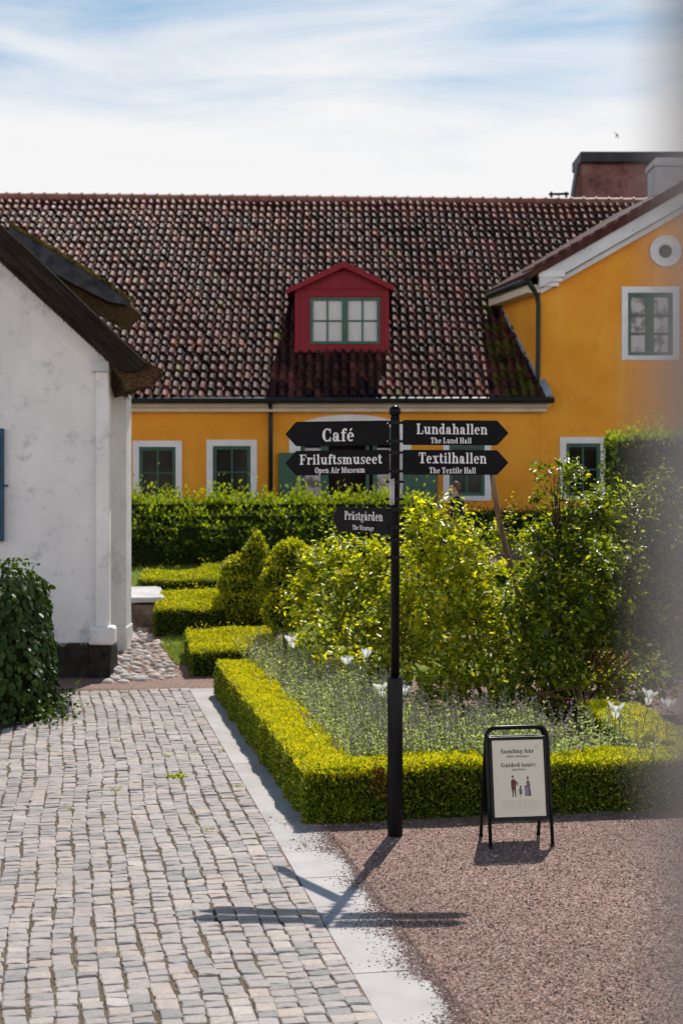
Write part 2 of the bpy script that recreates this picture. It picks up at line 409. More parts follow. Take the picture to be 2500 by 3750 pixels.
M_BENCH = basic('bench_slab_mat', (0.40, 0.395, 0.40), (0.58, 0.575, 0.58), 4, 0.8, 0.2, 0.3, 0.01, 30)
M_ROUGHSTONE = basic('rough_stone_mat', (0.10, 0.075, 0.06), (0.26, 0.19, 0.15), 4, 0.9, 0.15, 0.6, 0.03, 16)
M_BLUE = basic('blue_shutter_mat', (0.010, 0.05, 0.10), (0.016, 0.07, 0.13), 5, 0.5, 0.35, 0.1)
M_PAPER = basic('poster_paper_mat', (0.60, 0.545, 0.43), (0.64, 0.585, 0.47), 1.2, 0.35, 0.45, 0.0)
M_INK = basic('ink_mat', (0.025, 0.02, 0.02), (0.035, 0.03, 0.03), 8, 0.6, 0.2, 0)
M_GREYINK = basic('grey_ink_mat', (0.36, 0.325, 0.25), (0.40, 0.36, 0.28), 8, 0.6, 0.2, 0)
M_FIG = None
def figmat():
    m, t, o = mk('printed_figure_mat')
    c = ramp(t, [(0.0, (0.02, 0.015, 0.015)), (0.2, (0.10, 0.028, 0.022)), (0.4, (0.09, 0.07, 0.065)), (0.6, (0.12, 0.10, 0.13)), (0.8, (0.22, 0.19, 0.23)), (1.0, (0.42, 0.22, 0.16))], attr(t))
    principled(t, o, c, 0.5, 0.3)
    return m
M_FIG = figmat()
def clear_mat():
    m, t, o = mk('clear_plastic_mat')
    p = principled(t, o, (0.9, 0.9, 0.88), 0.12, 0.5)
    tr = t.nodes.new('ShaderNodeBsdfTransparent'); ms = t.nodes.new('ShaderNodeMixShader'); ms.inputs[0].default_value = 0.72
    t.links.new(p.outputs[0], ms.inputs[1]); t.links.new(tr.outputs[0], ms.inputs[2]); t.links.new(ms.outputs[0], o.inputs['Surface'])
    return m
M_CLEAR = clear_mat()
M_JACKET = basic('navy_jacket_mat', (0.008, 0.010, 0.018), (0.018, 0.022, 0.036), 12, 0.85, 0.2, 0.4, 0.01)
M_SHIRT = basic('crimson_shirt_mat', (0.22, 0.015, 0.04), (0.28, 0.02, 0.06), 12, 0.85, 0.2, 0.2)
M_SKIN = basic('skin_mat', (0.42, 0.22, 0.15), (0.50, 0.28, 0.20), 10, 0.55, 0.35, 0.1, 0.002)
M_HAIR = basic('brown_hair_mat', (0.06, 0.028, 0.015), (0.14, 0.07, 0.04), 30, 0.6, 0.4, 0.5, 0.006)
M_TROUSER = basic('grey_trousers_mat', (0.03, 0.03, 0.035), (0.05, 0.05, 0.055), 12, 0.9, 0.1, 0.2)
M_POST = basic('grey_doorpost_mat', (0.24, 0.222, 0.21), (0.31, 0.288, 0.272), 5, 0.8, 0.2, 0.2)
M_BIRD = basic('bird_mat', (0.02, 0.02, 0.025), (0.05, 0.05, 0.06), 20, 0.8, 0.2, 0)

# ------------------------------------------------------------------ ground
xs = [-900, -120, -40, -14, -9, -6, -4, -2, 0, 2, 4, 7, 12, 22, 40, 120, 900]
ys = [-700, -100, -20, -4, 2, 5, 8, 11, 14, 16, 17.2, 18.6, 19.6, 20.6, 21.7, 23.3, 24.9, 26.4, 28, 31, 34, 40, 45, 70, 120, 300, 1500]
mb = MB()
mb.add([(x, y, g(y)) for y in ys for x in xs], [(j*len(xs)+i, j*len(xs)+i+1, (j+1)*len(xs)+i+1, (j+1)*len(xs)+i) for j in range(len(ys)-1) for i in range(len(xs)-1)])
tag(mb.build('ground', M_GRAVEL), kind='structure')

def kerb_x(y): return 0.188 - 0.192 * (y - 7.13)      # the line where the setts meet the slabs
Y0S, Y1S = 2.5, 18.42
K0 = Vector((kerb_x(Y0S), Y0S, 0))

# sand bed under the setts
a = K0; b = K0 + D * (Y1S - Y0S) / D.y
mb = MB(); mb.add([(-7.5, Y0S, .012), (a.x, Y0S, .012), (b.x, Y1S-.9, .012), (b.x, Y1S, .012), (-9.0, Y1S, .012), (-9, Y1S-.9, .012)], [(0, 1, 2, 5), (5, 2, 3, 4)])
tag(mb.build('paving_bed', M_BED), kind='structure')

# setts: one course beside the other, every stone its own block with a worn crown
V = []; T = []
cw = 0.0; k = 0
Ls = (Y1S - Y0S) / D.y
blk_i = []
G = np.array([(u, v) for v in (0.0, 0.09, 0.5, 0.91, 1.0) for u in (0.0, 0.06, 0.5, 0.94, 1.0)])
hgt = np.array([0.006 if (i in (0, 4) or j in (0, 4)) else (0.0115 if (i in (1, 3) or j in (1, 3)) else 0.0125) for j in range(5) for i in range(5)])
top_f = [(j*5+i, j*5+i+1, (j+1)*5+i+1, (j+1)*5+i) for j in range(4) for i in range(4)]
ring = [0,1,2,3,4,9,14,19,24,23,22,21,20,15,10,5]
skirt_f = [(ring[(i+1) % 16], ring[i], 25+i, 25+(i+1) % 16) for i in range(16)]
bf = np.array(top_f + skirt_f)
while cw < 7.6:
    w = random.uniform(0.116, 0.134)
    s = random.uniform(0, 0.1)
    ph1, ph2 = 0.5 * k * 0.35, 1.3 + 0.11 * k
    while s < Ls:
        L = random.choice([random.uniform(0.07, 0.10), random.uniform(0.09, 0.135)])
        j = 0.004 + random.uniform(0, 0.005)
        jj = 0.008 + random.uniform(-0.004, 0.008)
        s1 = min(s + L, Ls)
        if s1 - s > 0.04:
            u = G[:, 0] * (w - jj) + cw + jj / 2 + random.gauss(0, 0.0045)
            vv = G[:, 1] * (s1 - s - j) + s + j / 2
            u = u + rng.normal(0, 0.0022, 25); vv = vv + rng.normal(0, 0.0025, 25)
            tilt = random.gauss(0, 0.022), random.gauss(0, 0.03)
            z = 0.012 + hgt + random.gauss(0, 0.0028) + tilt[0] * (G[:, 0] - .5) * w + tilt[1] * (G[:, 1] - .5) * L + rng.normal(0, 0.0012, 25)
            wob = 0.022 * np.sin(vv * 0.75 + ph1) + 0.012 * np.sin(vv * 1.9 + ph2) + 0.006 * np.sin(vv * 5.3 + 2.1 * k)
            wob = wob * min(1.0, cw / 0.5)
            uu = u + wob
            sk = np.stack([uu[ring], vv[ring], np.full(16, 0.0)], 1)
            tp = np.stack([uu, vv, z], 1)
            V.append(np.concatenate([tp, sk])); T.append(random.random())
        s = s1
    cw += w; k += 1
V = np.array(V); n = len(V)
loc = V.reshape(-1, 3)
wx = K0.x - Q.x * loc[:, 0] + D.x * loc[:, 1]
wy = K0.y - Q.y * loc[:, 0] + D.y * loc[:, 1]
W3 = np.stack([wx, wy, loc[:, 2] + gv(wy)], 1)
Fc = (bf[None] + (np.arange(n) * 41)[:, None, None]).reshape(-1, 4)
tag(npmesh('paving', W3, Fc, M_SETT, None, np.repeat(T, len(bf))), kind='structure')

# kerb of long pale slabs
mb = MB(); s = 0.0
kj = [on_ground(0, 1607)[1], on_ground(0, 1757)[1], on_ground(0, 1960)[1], on_ground(0, 2240)[1]]
edges = sorted([Y0S, 4.9, 6.2] + kj + [9.05, 9.7, Y1S + 0.06])
for i in range(len(edges) - 1):
    y0, y1 = edges[i] + 0.004, edges[i + 1] - 0.004
    dz = random.uniform(0.005, 0.0065)
    A = Vector((kerb_x(y0) + 0.012, y0, 0)); B = Vector((kerb_x(y1) + 0.012, y1, 0))
    wv = Vector((0.415, 0.079, 0))
    mb.prism([A + Vector((0,0,dz)), A + wv + Vector((0,0,dz)), B + wv + Vector((0,0,dz)), B + Vector((0,0,dz))], (0, 0, -0.06))
tag(mb.build('kerb_strip', M_SLAB, bevel=0.003), kind='structure')

# soil of the beds
mb = MB()
mb.add([(-0.1, 11.45, .006), (3.0, 11.95, .006), (3.0, 17.1, .006), (-1.1, 17.1, .006)], [(0, 1, 2, 3)])
mb.add([(-9, 14.6, .033), (-3.75, 15.15, .033), (-3.4, 15.9, .033), (-3.4, 17.0, .033), (-3.9, 17.6, .033), (-9, 17.6, .033)], [(0, 1, 2, 3, 4, 5)])
tag(mb.build('planting_bed_soil', M_SOIL), kind='structure')

# lawns (earth sheet plus blades)
LAWNS = [[on_ground(x, y) for x, y in ((365, 1478), (405, 1528), (450, 1526), (520, 1470), (480, 1440), (400, 1452))],
         [on_ground(x, y) for x, y in ((270, 1352), (540, 1352), (900, 1352), (900, 1300), (270, 1300))],
         [on_ground(x, y) for x, y in ((640, 1560), (1620, 1560), (1620, 1335), (640, 1335))]]
mb = MB()
for poly in LAWNS:
    c = np.mean(np.array(poly), 0)
    ring_ = []
    for i in range(len(poly)):
        p, q = np.array(poly[i]), np.array(poly[(i + 1) % len(poly)])
        for t in (0, .25, .5, .75): ring_.append(p + (q - p) * t)
    vs = [(c[0], c[1], g(c[1]) + .012)]
    for f in (0.5, 1.0):
        for p in ring_: q = c + (p - c) * f; vs.append((q[0], q[1], g(q[1]) + .012))
    m = len(ring_)
    mb.add(vs, [(0, 1 + i, 1 + (i + 1) % m) for i in range(m)] + [(1 + i, 1 + m + i, 1 + m + (i + 1) % m, 1 + (i + 1) % m) for i in range(m)])
tag(mb.build('lawn', M_LAWN), kind='structure')
def inpoly(poly, x, y):
    r = np.zeros(len(x), bool); n = len(poly); j = n - 1
    for i in range(n):
        xi, yi = poly[i]; xj, yj = poly[j]
        r ^= ((yi > y) != (yj > y)) & (x < (xj - xi) * (y - yi) / (yj - yi + 1e-12) + xi)
        j = i
    return r
bl = []
for poly, cnt in zip(LAWNS, (2600, 7000, 12000)):
    A = np.array(poly); lo, hi = A.min(0), A.max(0)
    x = rng.uniform(lo[0], hi[0], cnt * 2); y = rng.uniform(lo[1], hi[1], cnt * 2)
    k_ = inpoly(poly, x, y); bl.append(np.stack([x[k_], y[k_]], 1)[:cnt])
bl = np.concatenate(bl); n = len(bl)
base = np.stack([bl[:, 0], bl[:, 1], gv(bl[:, 1]) + .01], 1)
ang = rng.uniform(0, 2*np.pi, n); hh = rng.uniform(.03, .085, n)
sd_ = np.stack([np.cos(ang), np.sin(ang), 0*ang], 1) * .005
tip = base + np.stack([rng.normal(0, .025, n), rng.normal(0, .025, n), hh], 1)
V = np.stack([base - sd_, base + sd_, tip], 1).reshape(-1, 3)
tag(npmesh('grass', V, np.arange(3*n).reshape(-1, 3), M_GRASS, None, rng.random(n)), 'short sunlit grass of the lawn between the low hedges', 'grass', kind='stuff')

# cobbled strip by the white house
V = []; T = []
cob = [on_ground(x, y) for x, y in ((248, 1570), (405, 1558), (376, 1490), (318, 1432), (255, 1432))]
pts = []
for _ in range(6000):
    x = random.uniform(-3.8, -1.9); y = random.uniform(18.6, 22.4)
    r = random.uniform(0.055, 0.10)
    if not inpoly(cob, np.array([x]), np.array([y]))[0]: continue
    if all(((x-a_)/1.35)**2 + (y-b_)**2 > (0.62*(r+c_))**2 for a_, b_, c_ in pts): pts.append((x, y, r))
lat = [(math.sin(t_)*math.cos(p_), math.sin(t_)*math.sin(p_), math.cos(t_)) for t_ in (0.25, 0.75, 1.2, 1.57) for p_ in [i*2*math.pi/10 for i in range(10)]]
lat = np.array(lat)
cf = [(j*10+i, j*10+(i+1) % 10, (j+1)*10+(i+1) % 10, (j+1)*10+i) for j in range(3) for i in range(10)]
cf = np.array([(a_, d_, c_, b_) for a_, b_, c_, d_ in cf] )
topf = []
for x, y, r in pts:
    a = random.uniform(-.5, .5); sx = r * random.uniform(.85, 1.2); sy = r * random.uniform(.6, .85); sz = r * random.uniform(.5, .8)
    q = lat * np.array([sx, sy, sz]) * (1 + rng.normal(0, .05, (40, 1)))
    qx = q[:, 0]*math.cos(a) - q[:, 1]*math.sin(a); qy = q[:, 0]*math.sin(a) + q[:, 1]*math.cos(a)
    V.append(np.stack([qx + x, qy + y, q[:, 2] + g(y) - .01], 1)); T.append(random.random())
V = np.array(V); n = len(V)
capf = np.array([(0, 1, 2, 3), (0, 3, 4, 9), (4, 5, 8, 9), (5, 6, 7, 8)])
cf = np.concatenate([cf, capf])
Fc = (cf[None] + (np.arange(n) * 40)[:, None, None]).reshape(-1, 4)
tag(npmesh('cobbled_path', V.reshape(-1, 3), Fc, M_COBBLE, None, np.repeat(T, len(cf)), smooth=True), kind='structure')

# loose gravel lying on the gravel and spilling over the slabs
def pebbles(name, xy, size, label, mat, lo=.0, z_off=None):
    n = len(xy)
    o6 = np.array([(1,0,0),(0,1,0),(-1,0,0),(0,-1,0),(0,0,1),(0,0,-.6)], float)
    s = size[:, None] * np.stack([rng.uniform(.7, 1.3, n), rng.uniform(.6, 1.1, n), rng.uniform(.4, .8, n)], 1)
    V = o6[None] * s[:, None, :] * (1 + rng.normal(0, .18, (n, 6, 1)))
    a = rng.uniform(0, 2*np.pi, n); ca, sa = np.cos(a)[:, None], np.sin(a)[:, None]
    vx = V[:, :, 0]*ca - V[:, :, 1]*sa; vy = V[:, :, 0]*sa + V[:, :, 1]*ca
    z = gv(xy[:, 1]) + (0 if z_off is None else z_off)
    V = np.stack([vx + xy[:, :1], vy + xy[:, 1:], V[:, :, 2] + (z + s[:, 2]*.35)[:, None]], 2)
    f = np.array([(0,1,4),(1,2,4),(2,3,4),(3,0,4),(1,0,5),(2,1,5),(3,2,5),(0,3,5)])
    Fc = (f[None] + (np.arange(n)*6)[:, None, None]).reshape(-1, 3)
    return tag(npmesh(name, V.reshape(-1, 3), Fc, mat, None, np.repeat(rng.random(n), 8)), label, 'gravel', kind='stuff')
def pebble_mat():
    m, t, o = mk('pebble_mat')
    c = ramp(t, [(0.0, (0.06, 0.045, 0.045)), (0.2, (0.13, 0.074, 0.058)), (0.55, (0.255, 0.158, 0.128)), (0.9, (0.36, 0.255, 0.22)), (1.0, (0.55, 0.49, 0.46))], attr(t))
    principled(t, o, c, 0.85, 0.2)
    return m
M_PEB = pebble_mat()
n = 95000
y = 1.0 / rng.uniform(1/12.2, 1/5.5, n); x = rng.uniform(-1.2, 3.6, n)
keep = x > kerb_x(y) + 0.41 + rng.normal(0, 0.02, n)
xy = np.stack([x, y], 1)[keep]
pebbles('gravel', xy, np.abs(rng.normal(.0045, .0022, len(xy))) + .0015, 'loose reddish gravel covering the yard around the signpost', M_PEB)
# spilled grit: dense by the right edge of the slabs, thinning to the left
n = 30000
y = 1.0 / rng.uniform(1/12.0, 1/6.0, n)
d_ = np.minimum(rng.exponential(.085, n), .6)
patch = 0.5 + 0.5*np.sin(y*5.1 + 1.0)*np.sin(y*2.3)
d_ = d_ * (0.25 + 1.3*patch**2)
x = kerb_x(y) + 0.47 - d_
xy = np.stack([x, y], 1)
zo = np.where(x > kerb_x(y) + .44, .0, np.where(x > kerb_x(y) + .01, .005, .021))
pebbles('spilled_grit', xy, np.abs(rng.normal(.0036, .0022, n)) + .0015, 'reddish grit scattered over the pale kerb slabs', M_PEB, z_off=zo)

# ------------------------------------------------------------------ wall with real openings
def wall_sheet(mb, x0, x1, z0, z1, y, holes, depth):
    X = sorted({x0, x1, *[h[0] for h in holes], *[h[1] for h in holes]}); Z = sorted({z0, z1, *[h[2] for h in holes], *[h[3] for h in holes]})
    for i in range(len(X)-1):
        for j in range(len(Z)-1):
            cx, cz = (X[i]+X[i+1])/2, (Z[j]+Z[j+1])/2
            if any(h[0] < cx < h[1] and h[2] < cz < h[3] for h in holes): continue
            mb.add([(X[i], y, Z[j]), (X[i+1], y, Z[j]), (X[i+1], y, Z[j+1]), (X[i], y, Z[j+1])], [(0, 1, 2, 3)])
    for a, b, c, d in holes:
        mb.add([(a,y,c),(b,y,c),(b,y,d),(a,y,d),(a,y+depth,c),(b,y+depth,c),(b,y+depth,d),(a,y+depth,d)], [(0,4,5,1),(1,5,6,2),(2,6,7,3),(3,7,4,0)])
def window(parent, x0, x1, z0, z1, y, border, glass, cols, rows, name='window', fw=0.055, mid=False):
    """white surround (the part) with green frame and panes as sub-parts; (x0..z1) is the outside of the surround"""
    mb = MB(); b = border
    mb.box(x0, x0+b, y-.035, y+.06, z0, z1); mb.box(x1-b, x1, y-.035, y+.06, z0, z1)
    mb.box(x0+b, x1-b, y-.033, y+.06, z1-b, z1); mb.box(x0+b, x1-b, y-.04, y+.06, z0, z0+b*.75)
    w = mb.build(name, M_TRIM, parent, bevel=.006)
    a0, a1, c0, c1 = x0+b, x1-b, z0+b*.75, z1-b
    mb = MB(); e = .085
    mb.box(a0, a0+e, y+.03, y+.12, c0, c1); mb.box(a1-e, a1, y+.03, y+.12, c0, c1)
    mb.box(a0+e, a1-e, y+.032, y+.12, c1-e, c1); mb.box(a0+e, a1-e, y+.028, y+.12, c0, c0+e)
    gx0, gx1, gz0, gz1 = a0+e, a1-e, c0+e, c1-e
    for i in range(1, cols):
        cx = gx0 + (gx1-gx0)*i/cols; h = fw if (mid and i*2 == cols) else fw*.38
        mb.box(cx-h, cx+h, y+.055, y+.11, gz0, gz1)
    for j in range(1, rows):
        cz = gz0 + (gz1-gz0)*j/rows; mb.box(gx0, gx1, y+.06, y+.105, cz-fw*.3, cz+fw*.3)
    mb.build('frame', M_GREEN, w, bevel=.004)
    mb = MB(); mb.add([(a0, y+.09, c0), (a1, y+.09, c0), (a1, y+.09, c1), (a0, y+.09, c1)], [(0, 1, 2, 3)])
    mb.build('pane', glass, w)
    return w

# ------------------------------------------------------------------ the long yellow house
YF = 34.0
ZE, YE = 4.64, 33.55
XL, XR = -12.5, 4.98
longhouse = thing('long_house', 'long ochre house with dark pantile roof, red dormer and arched door behind the garden', 'house', (-3.0, YF, g(YF)))
w_px = [((305, 418), 1012, 1157), ((474, 590), 1010, 1155), ((1017, 1127), 1008, 1150)]
holes = []
for (a, b), t_, b_ in w_px:
    holes.append((PX(a, YF)+.13, PX(b, YF)-.13, PZ(b_, YF)+.1, PZ(t_, YF)-.13))
dx0, dx1 = PX(690, YF), PX(918, YF)
dz0, dzs = g(YF)+.05, PZ(1000, YF)
holes.append((dx0, dx1, dz0, dzs))
mb = MB()
wall_sheet(mb, XL, PX(1240, YF)-.003, 0.9, 4.62, YF, holes, .28)
mb.box(XL, PX(1240, YF)-.1, YF+.32, YF+13.8, 0.9, 4.5)          # the body behind the facade
mb.prism([(XL+.02, YF+.3, 4.5), (XL+.02, YF+13.7, 4.5), (XL+.02, YF+6.85, 10.1)], (.3, 0, 0))
mb.build('wall', M_YELLOW, longhouse)
for (a, b), t_, b_ in w_px:
    window(longhouse, PX(a, YF), PX(b, YF), PZ(b_, YF), PZ(t_, YF), YF, .15, M_GLASS, 2, 2, fw=.06)
# arched doorway
cxd = (dx0+dx1)/2; hw = (dx1-dx0)/2
rise_o = PZ(952, YF)-dzs
mb = MB()
sp = .27
mb.box(dx0-sp, dx0, YF-.04, YF+.05, dz0, dzs); mb.box(dx1, dx1+sp, YF-.04, YF+.05, dz0, dzs)
N = 20
def arcp(r1, r2, a): return (cxd+r1*math.cos(a), YF-.042, dzs+r2*math.sin(a))
po = [arcp(hw+sp, rise_o, math.pi*i/N) for i in range(N+1)]; pi_ = [arcp(hw, rise_o*.66, math.pi*i/N) for i in range(N+1)]
for i in range(N):
    mb.prism([po[i], po[i+1], pi_[i+1], pi_[i]], (0, .09, 0))
dw = mb.build('doorway', M_TRIM, longhouse)
mb = MB(); mb.add([(cxd, YF-.012, dzs)] + [(p[0], YF-.012, p[2]) for p in pi_], [tuple(range(N+2))])
mb.box(dx0, dx1, YF-.01, YF+.05, dzs-.22, dzs)
mb.build('transom', M_GREEN, dw)
mb = MB(); mb.add([(dx0, YF+.27, dz0), (dx1, YF+.27, dz0), (dx1, YF+.27, dzs), (dx0, YF+.27, dzs)], [(0, 1, 2, 3)])
mb.build('dark_opening', M_DARKROOM, dw)
mb = MB()
for a, b in ((690, 700), (736, 754), (840, 848), (856, 866), (906, 918)):
    mb.box(PX(a, YF), PX(b, YF), YF+.12, YF+.19, dz0, dzs-.22)
mb.build('door_frame', M_GREEN, dw)
for a, b in ((700, 736), (866, 906)):
    mb = MB(); mb.box(PX(a, YF), PX(b, YF), YF+.14, YF+.16, dz0+.4, dzs-.3); mb.build('door_glass', M_OLDGLASS, dw)
for (a, b, tp) in ((640, 687, 1040), (925, 1004, 1040)):
    mb = MB(); x0, x1 = PX(a, YF), PX(b, YF); z0, z1 = dz0+.05, PZ(tp, YF)
    mb.box(x0, x1, YF-.13, YF-.075, z0, z1)
    for zz in (z0+.25, (z0+z1)/2, z1-.2): mb.box(x0+.04, x1-.04, YF-.155, YF-.13, zz-.06, zz+.06)
    mb.build('door_shutter', M_GREEN, longhouse, bevel=.006)
# cornice, gutter, downpipe
mb = MB(); mb.box(XL, PX(1256, YF), YF-.30, YF, 4.43, 4.57); mb.box(XL, PX(1252, YF), YF-.20, YF, 4.33, 4.428)
mb.build('cornice', M_CREAM, longhouse, bevel=.01)
mb = MB(); mb.tube([(XL, YE-.1, ZE-.06), (XR+.02, YE-.1, ZE-.05)], .075, 10)
mb.box(XL, XR-.02, YE-.02, YE+.10, ZE-.12, ZE+.0)
mb.build('gutter', M_GUTTER, longhouse)
mb = MB(); mb.tube([(PX(622, YF), YE-.1, ZE-.08), (PX(622, YF), YF-.14, 4.42), (PX(622, YF), YF-.14, 4.2), (PX(622, YF), YF-.14, 1.3)], .055, 10)
mb.build('downpipe', M_GUTTER, longhouse, smooth=True)
# pantiles
TP = 0.839; SL = math.cos(math.atan(TP)); SN = math.sin(math.atan(TP))
YR = 40.88; RUN = YR - YE
ZR0 = ZE + RUN*TP
tw = 0.212; rows = 27; RL = RUN / SL / rows
ncol = int((9.1 - XL) / tw)
cu = np.linspace(0, 1, 10)
def prof(u): return 0.064*np.sin(2*np.pi*u) + 0.022*np.sin(4*np.pi*u + 0.9)
V = []; T = []
dorm_x0, dorm_x1 = PX(684, 34.75), PX(886, 34.75)
rowdrift = rng.normal(0, .01, rows)
for r in range(rows):
    for c in range(ncol):
        x0 = XL + c*tw
        v0 = r*RL - .02; v1 = (r+1)*RL + .035
        yy = YE + v0*SL
        if x0 > 4.75 and yy < 34.45: continue
        if x0 > 8.75 - (1 - (r/rows))*3.4: continue
        if dorm_x0+.1 < x0 < dorm_x1-.25 and 35.4 < yy < 37.2: continue
        sag = 0.02*math.sin(x0*0.9) + .012*math.sin(x0*2.3+r*.4)
        ox = random.gauss(0, .007); ov = random.gauss(0, .016) + rowdrift[r]; oh = random.gauss(0, .006); sk = random.gauss(0, .010)
        h = prof(cu)
        x = x0 + cu*(tw*1.04) + ox
        lowv = np.full(10, v0 + ov); upv = np.full(10, v1)
        lo = np.stack([x, lowv, h + .072 + oh + sag], 1)
        up = np.stack([x + sk, upv, h + .004 + sag], 1)
        bt = np.stack([x, lowv + .004, h + .018 + oh + sag], 1)
        V.append(np.concatenate([lo, up, bt, lo]))
        tt = min(.83, max(0, random.gauss(.42, .22)))
        if r > rows-3: tt = random.uniform(.55, .84)
        if x0 > 3.55 and yy < 37.2 and random.random() < .55: tt = random.uniform(.88, 1)
        if random.random() < .004: tt = random.uniform(.88, 1)
        T.append(tt)
V = np.array(V); n = len(V)
loc = V.reshape(-1, 3)
# ridge sinks a little towards the right, as old roofs do
fall = 0.008*(loc[:, 0]-XL)*(loc[:, 1]*SL/RUN)
W3 = np.stack([loc[:, 0], YE + loc[:, 1]*SL - loc[:, 2]*SN, ZE + loc[:, 1]*SN + loc[:, 2]*SL - fall + .05*(loc[:, 1]*SL/RUN)], 1)
tf = np.array([(i, i+1, 10+i+1, 10+i) for i in range(9)] + [(20+i, 20+i+1, 30+i+1, 30+i) for i in range(9)])
Fc = (tf[None] + (np.arange(n)*40)[:, None, None]).reshape(-1, 4)
roof = npmesh('roof', W3, Fc, M_TILE, longhouse, np.repeat(T, len(tf)), smooth=True)
mb = MB()
def zr(x): return ZR0 + .05 - .008*(x-XL)
mb.add([(XL, YE+.1, ZE-.07), (4.7, YE+.1, ZE-.07), (8.6, YR, zr(8.6)-.08), (XL, YR, zr(XL)-.08)], [(0, 1, 2, 3)])
mb.add([(XL, YR, zr(XL)-.08), (8.6, YR, zr(8.6)-.08), (8.6, YR+RUN, ZE-.07), (XL, YR+RUN, ZE-.07)], [(0, 1, 2, 3)])
mb.build('roof_underlay', M_DARKROOM, roof)
mb = MB(); x = XL
while x < 8.75:
    L = .36; za, zb = zr(x), zr(x+L)
    mb.tube([(x, YR, za+.02), (x+L+.03, YR, zb+.02)], [.115+random.uniform(-.008, .008), .128], 10)
    mb.tube([(x+L-.02, YR, zb+.022), (x+L+.04, YR, zb+.022)], [.15, .15], 10)
    x += L
mb.build('ridge_tiles', M_RIDGE, roof, smooth=False)
# sweep's rail on the ridge
mb = MB()
for px in (1266, 1300):
    mb.tube([P(px, 470, 41.0), P(px, 440, 41.0)], .035, 8)
mb.tube([P(1260, 445, 41), P(1306, 444, 41)], .04, 8); mb.tube([P(1283, 470, 41), P(1283, 446, 41)], .02, 8)
mb.build('roof_rail', M_PIPE, longhouse)
# lead flashing where the roof meets the wing
mb = MB()
for i in range(14):
    ya, yb = 33.55 + i*.24, 33.55 + (i+1)*.24 + .01
    xa, xb = 4.80-.192*(ya-34)*1.35, 4.80-.192*(yb-34)*1.35
    za, zb = ZE+(ya-YE)*TP+.07, ZE+(yb-YE)*TP+.07
    mb.prism([(xa-.10, ya, za), (xa+.06, ya, za+.05), (xb+.06, yb, zb+.05), (xb-.10, yb, zb)], (0, .03, -.06))
mb.build('flashing', M_LEAD, longhouse)
# dormer
YD = 34.98
def dx_(p): return PX(p, YD)
def dz_(p): return PZ(p, YD)
mb = MB()
x0, x1, z0, z1, zpk, xm = dx_(677), dx_(893), dz_(808), dz_(660), dz_(612), dx_(790)
wx0, wx1, wz0, wz1 = dx_(712), dx_(872), dz_(790), dz_(683)
wall_sheet(mb, x0, x1, z0, z1, YD, [(wx0, wx1, wz0, wz1)], .12)
mb.add([(x0, YD, z1), (x1, YD, z1), (xm, YD, zpk)], [(0, 1, 2)])
mb.add([(x0, YD, z0), (x0, YD, z1), (x0, YD+3.2, z1), (x0, YD+2.2, z0)], [(0, 1, 2, 3)])
mb.add([(x1, YD, z0), (x1, YD+2.2, z0), (x1, YD+3.2, z1), (x1, YD, z1)], [(0, 1, 2, 3)])
mb.box(x0-.02, x1+.02, YD-.04, YD-.004, z0-.02, z0+.10)
mb.box(x0, x0+.10, YD-.022, YD-.003, z0+.10, z1-.02); mb.box(x1-.10, x1, YD-.022, YD-.003, z0+.10, z1-.02)
mb.box(x0+.10, x1-.10, YD-.02, YD-.003, wz1+.02, wz1+.13)
mb.box(x0, x1, YD-.03, YD-.002, z1-.035, z1+.03)
dormer = mb.build('dormer', M_RED, longhouse, bevel=.004)
mb = MB()
ex0, ex1, ez0, ez1 = dx_(658), dx_(904), dz_(668), dz_(661)
for (ex, ez) in ((ex0, ez0), (ex1, ez1)):
    mb.prism([(xm, YD-.22, dz_(604)), (ex, YD-.22, ez), (ex, YD-.22, ez-.06), (xm, YD-.22, dz_(604)-.14)], (0, 3.6, 0))
dr = mb.build('dormer_roof', M_DARKRED, dormer)
mb = MB()
for (ex, ez) in ((ex0, ez0), (ex1, ez1)):
    mb.prism([(xm, YD-.25, dz_(602)), (ex, YD-.25, ez+.02), (ex, YD-.25, ez-.10), (xm, YD-.25, dz_(602)-.16)], (0, .028, 0))
mb.build('barge_board', M_RED, dormer)
mb = MB(); e = .07
mb.box(wx0, wx0+e, YD-.03, YD+.06, wz0, wz1); mb.box(wx1-e, wx1, YD-.03, YD+.06, wz0, wz1)
mb.box(wx0+e, wx1-e, YD-.028, YD+.06, wz1-e, wz1); mb.box(wx0+e, wx1-e, YD-.034, YD+.06, wz0, wz0+e)
wm = (wx0+wx1)/2
mb.box(wm-.075, wm+.075, YD-.03, YD+.055, wz0+e, wz1-e)
for c in ((wx0+e+wm-.075)/2, (wx1-e+wm+.075)/2): mb.box(c-.02, c+.02, YD, YD+.05, wz0+e, wz1-e)
zc_ = (wz0+wz1)/2
mb.box(wx0+e, wm-.075, YD+.002, YD+.048, zc_-.02, zc_+.02); mb.box(wm+.075, wx1-e, YD+.002, YD+.048, zc_-.02, zc_+.02)
mb.build('window_frame', M_GREEN, dormer, bevel=.003)
mb = MB(); mb.add([(wx0, YD+.035, wz0), (wx1, YD+.035, wz0), (wx1, YD+.035, wz1), (wx0, YD+.035, wz1)], [(0, 1, 2, 3)])
mb.build('pane', M_BLIND, dormer)

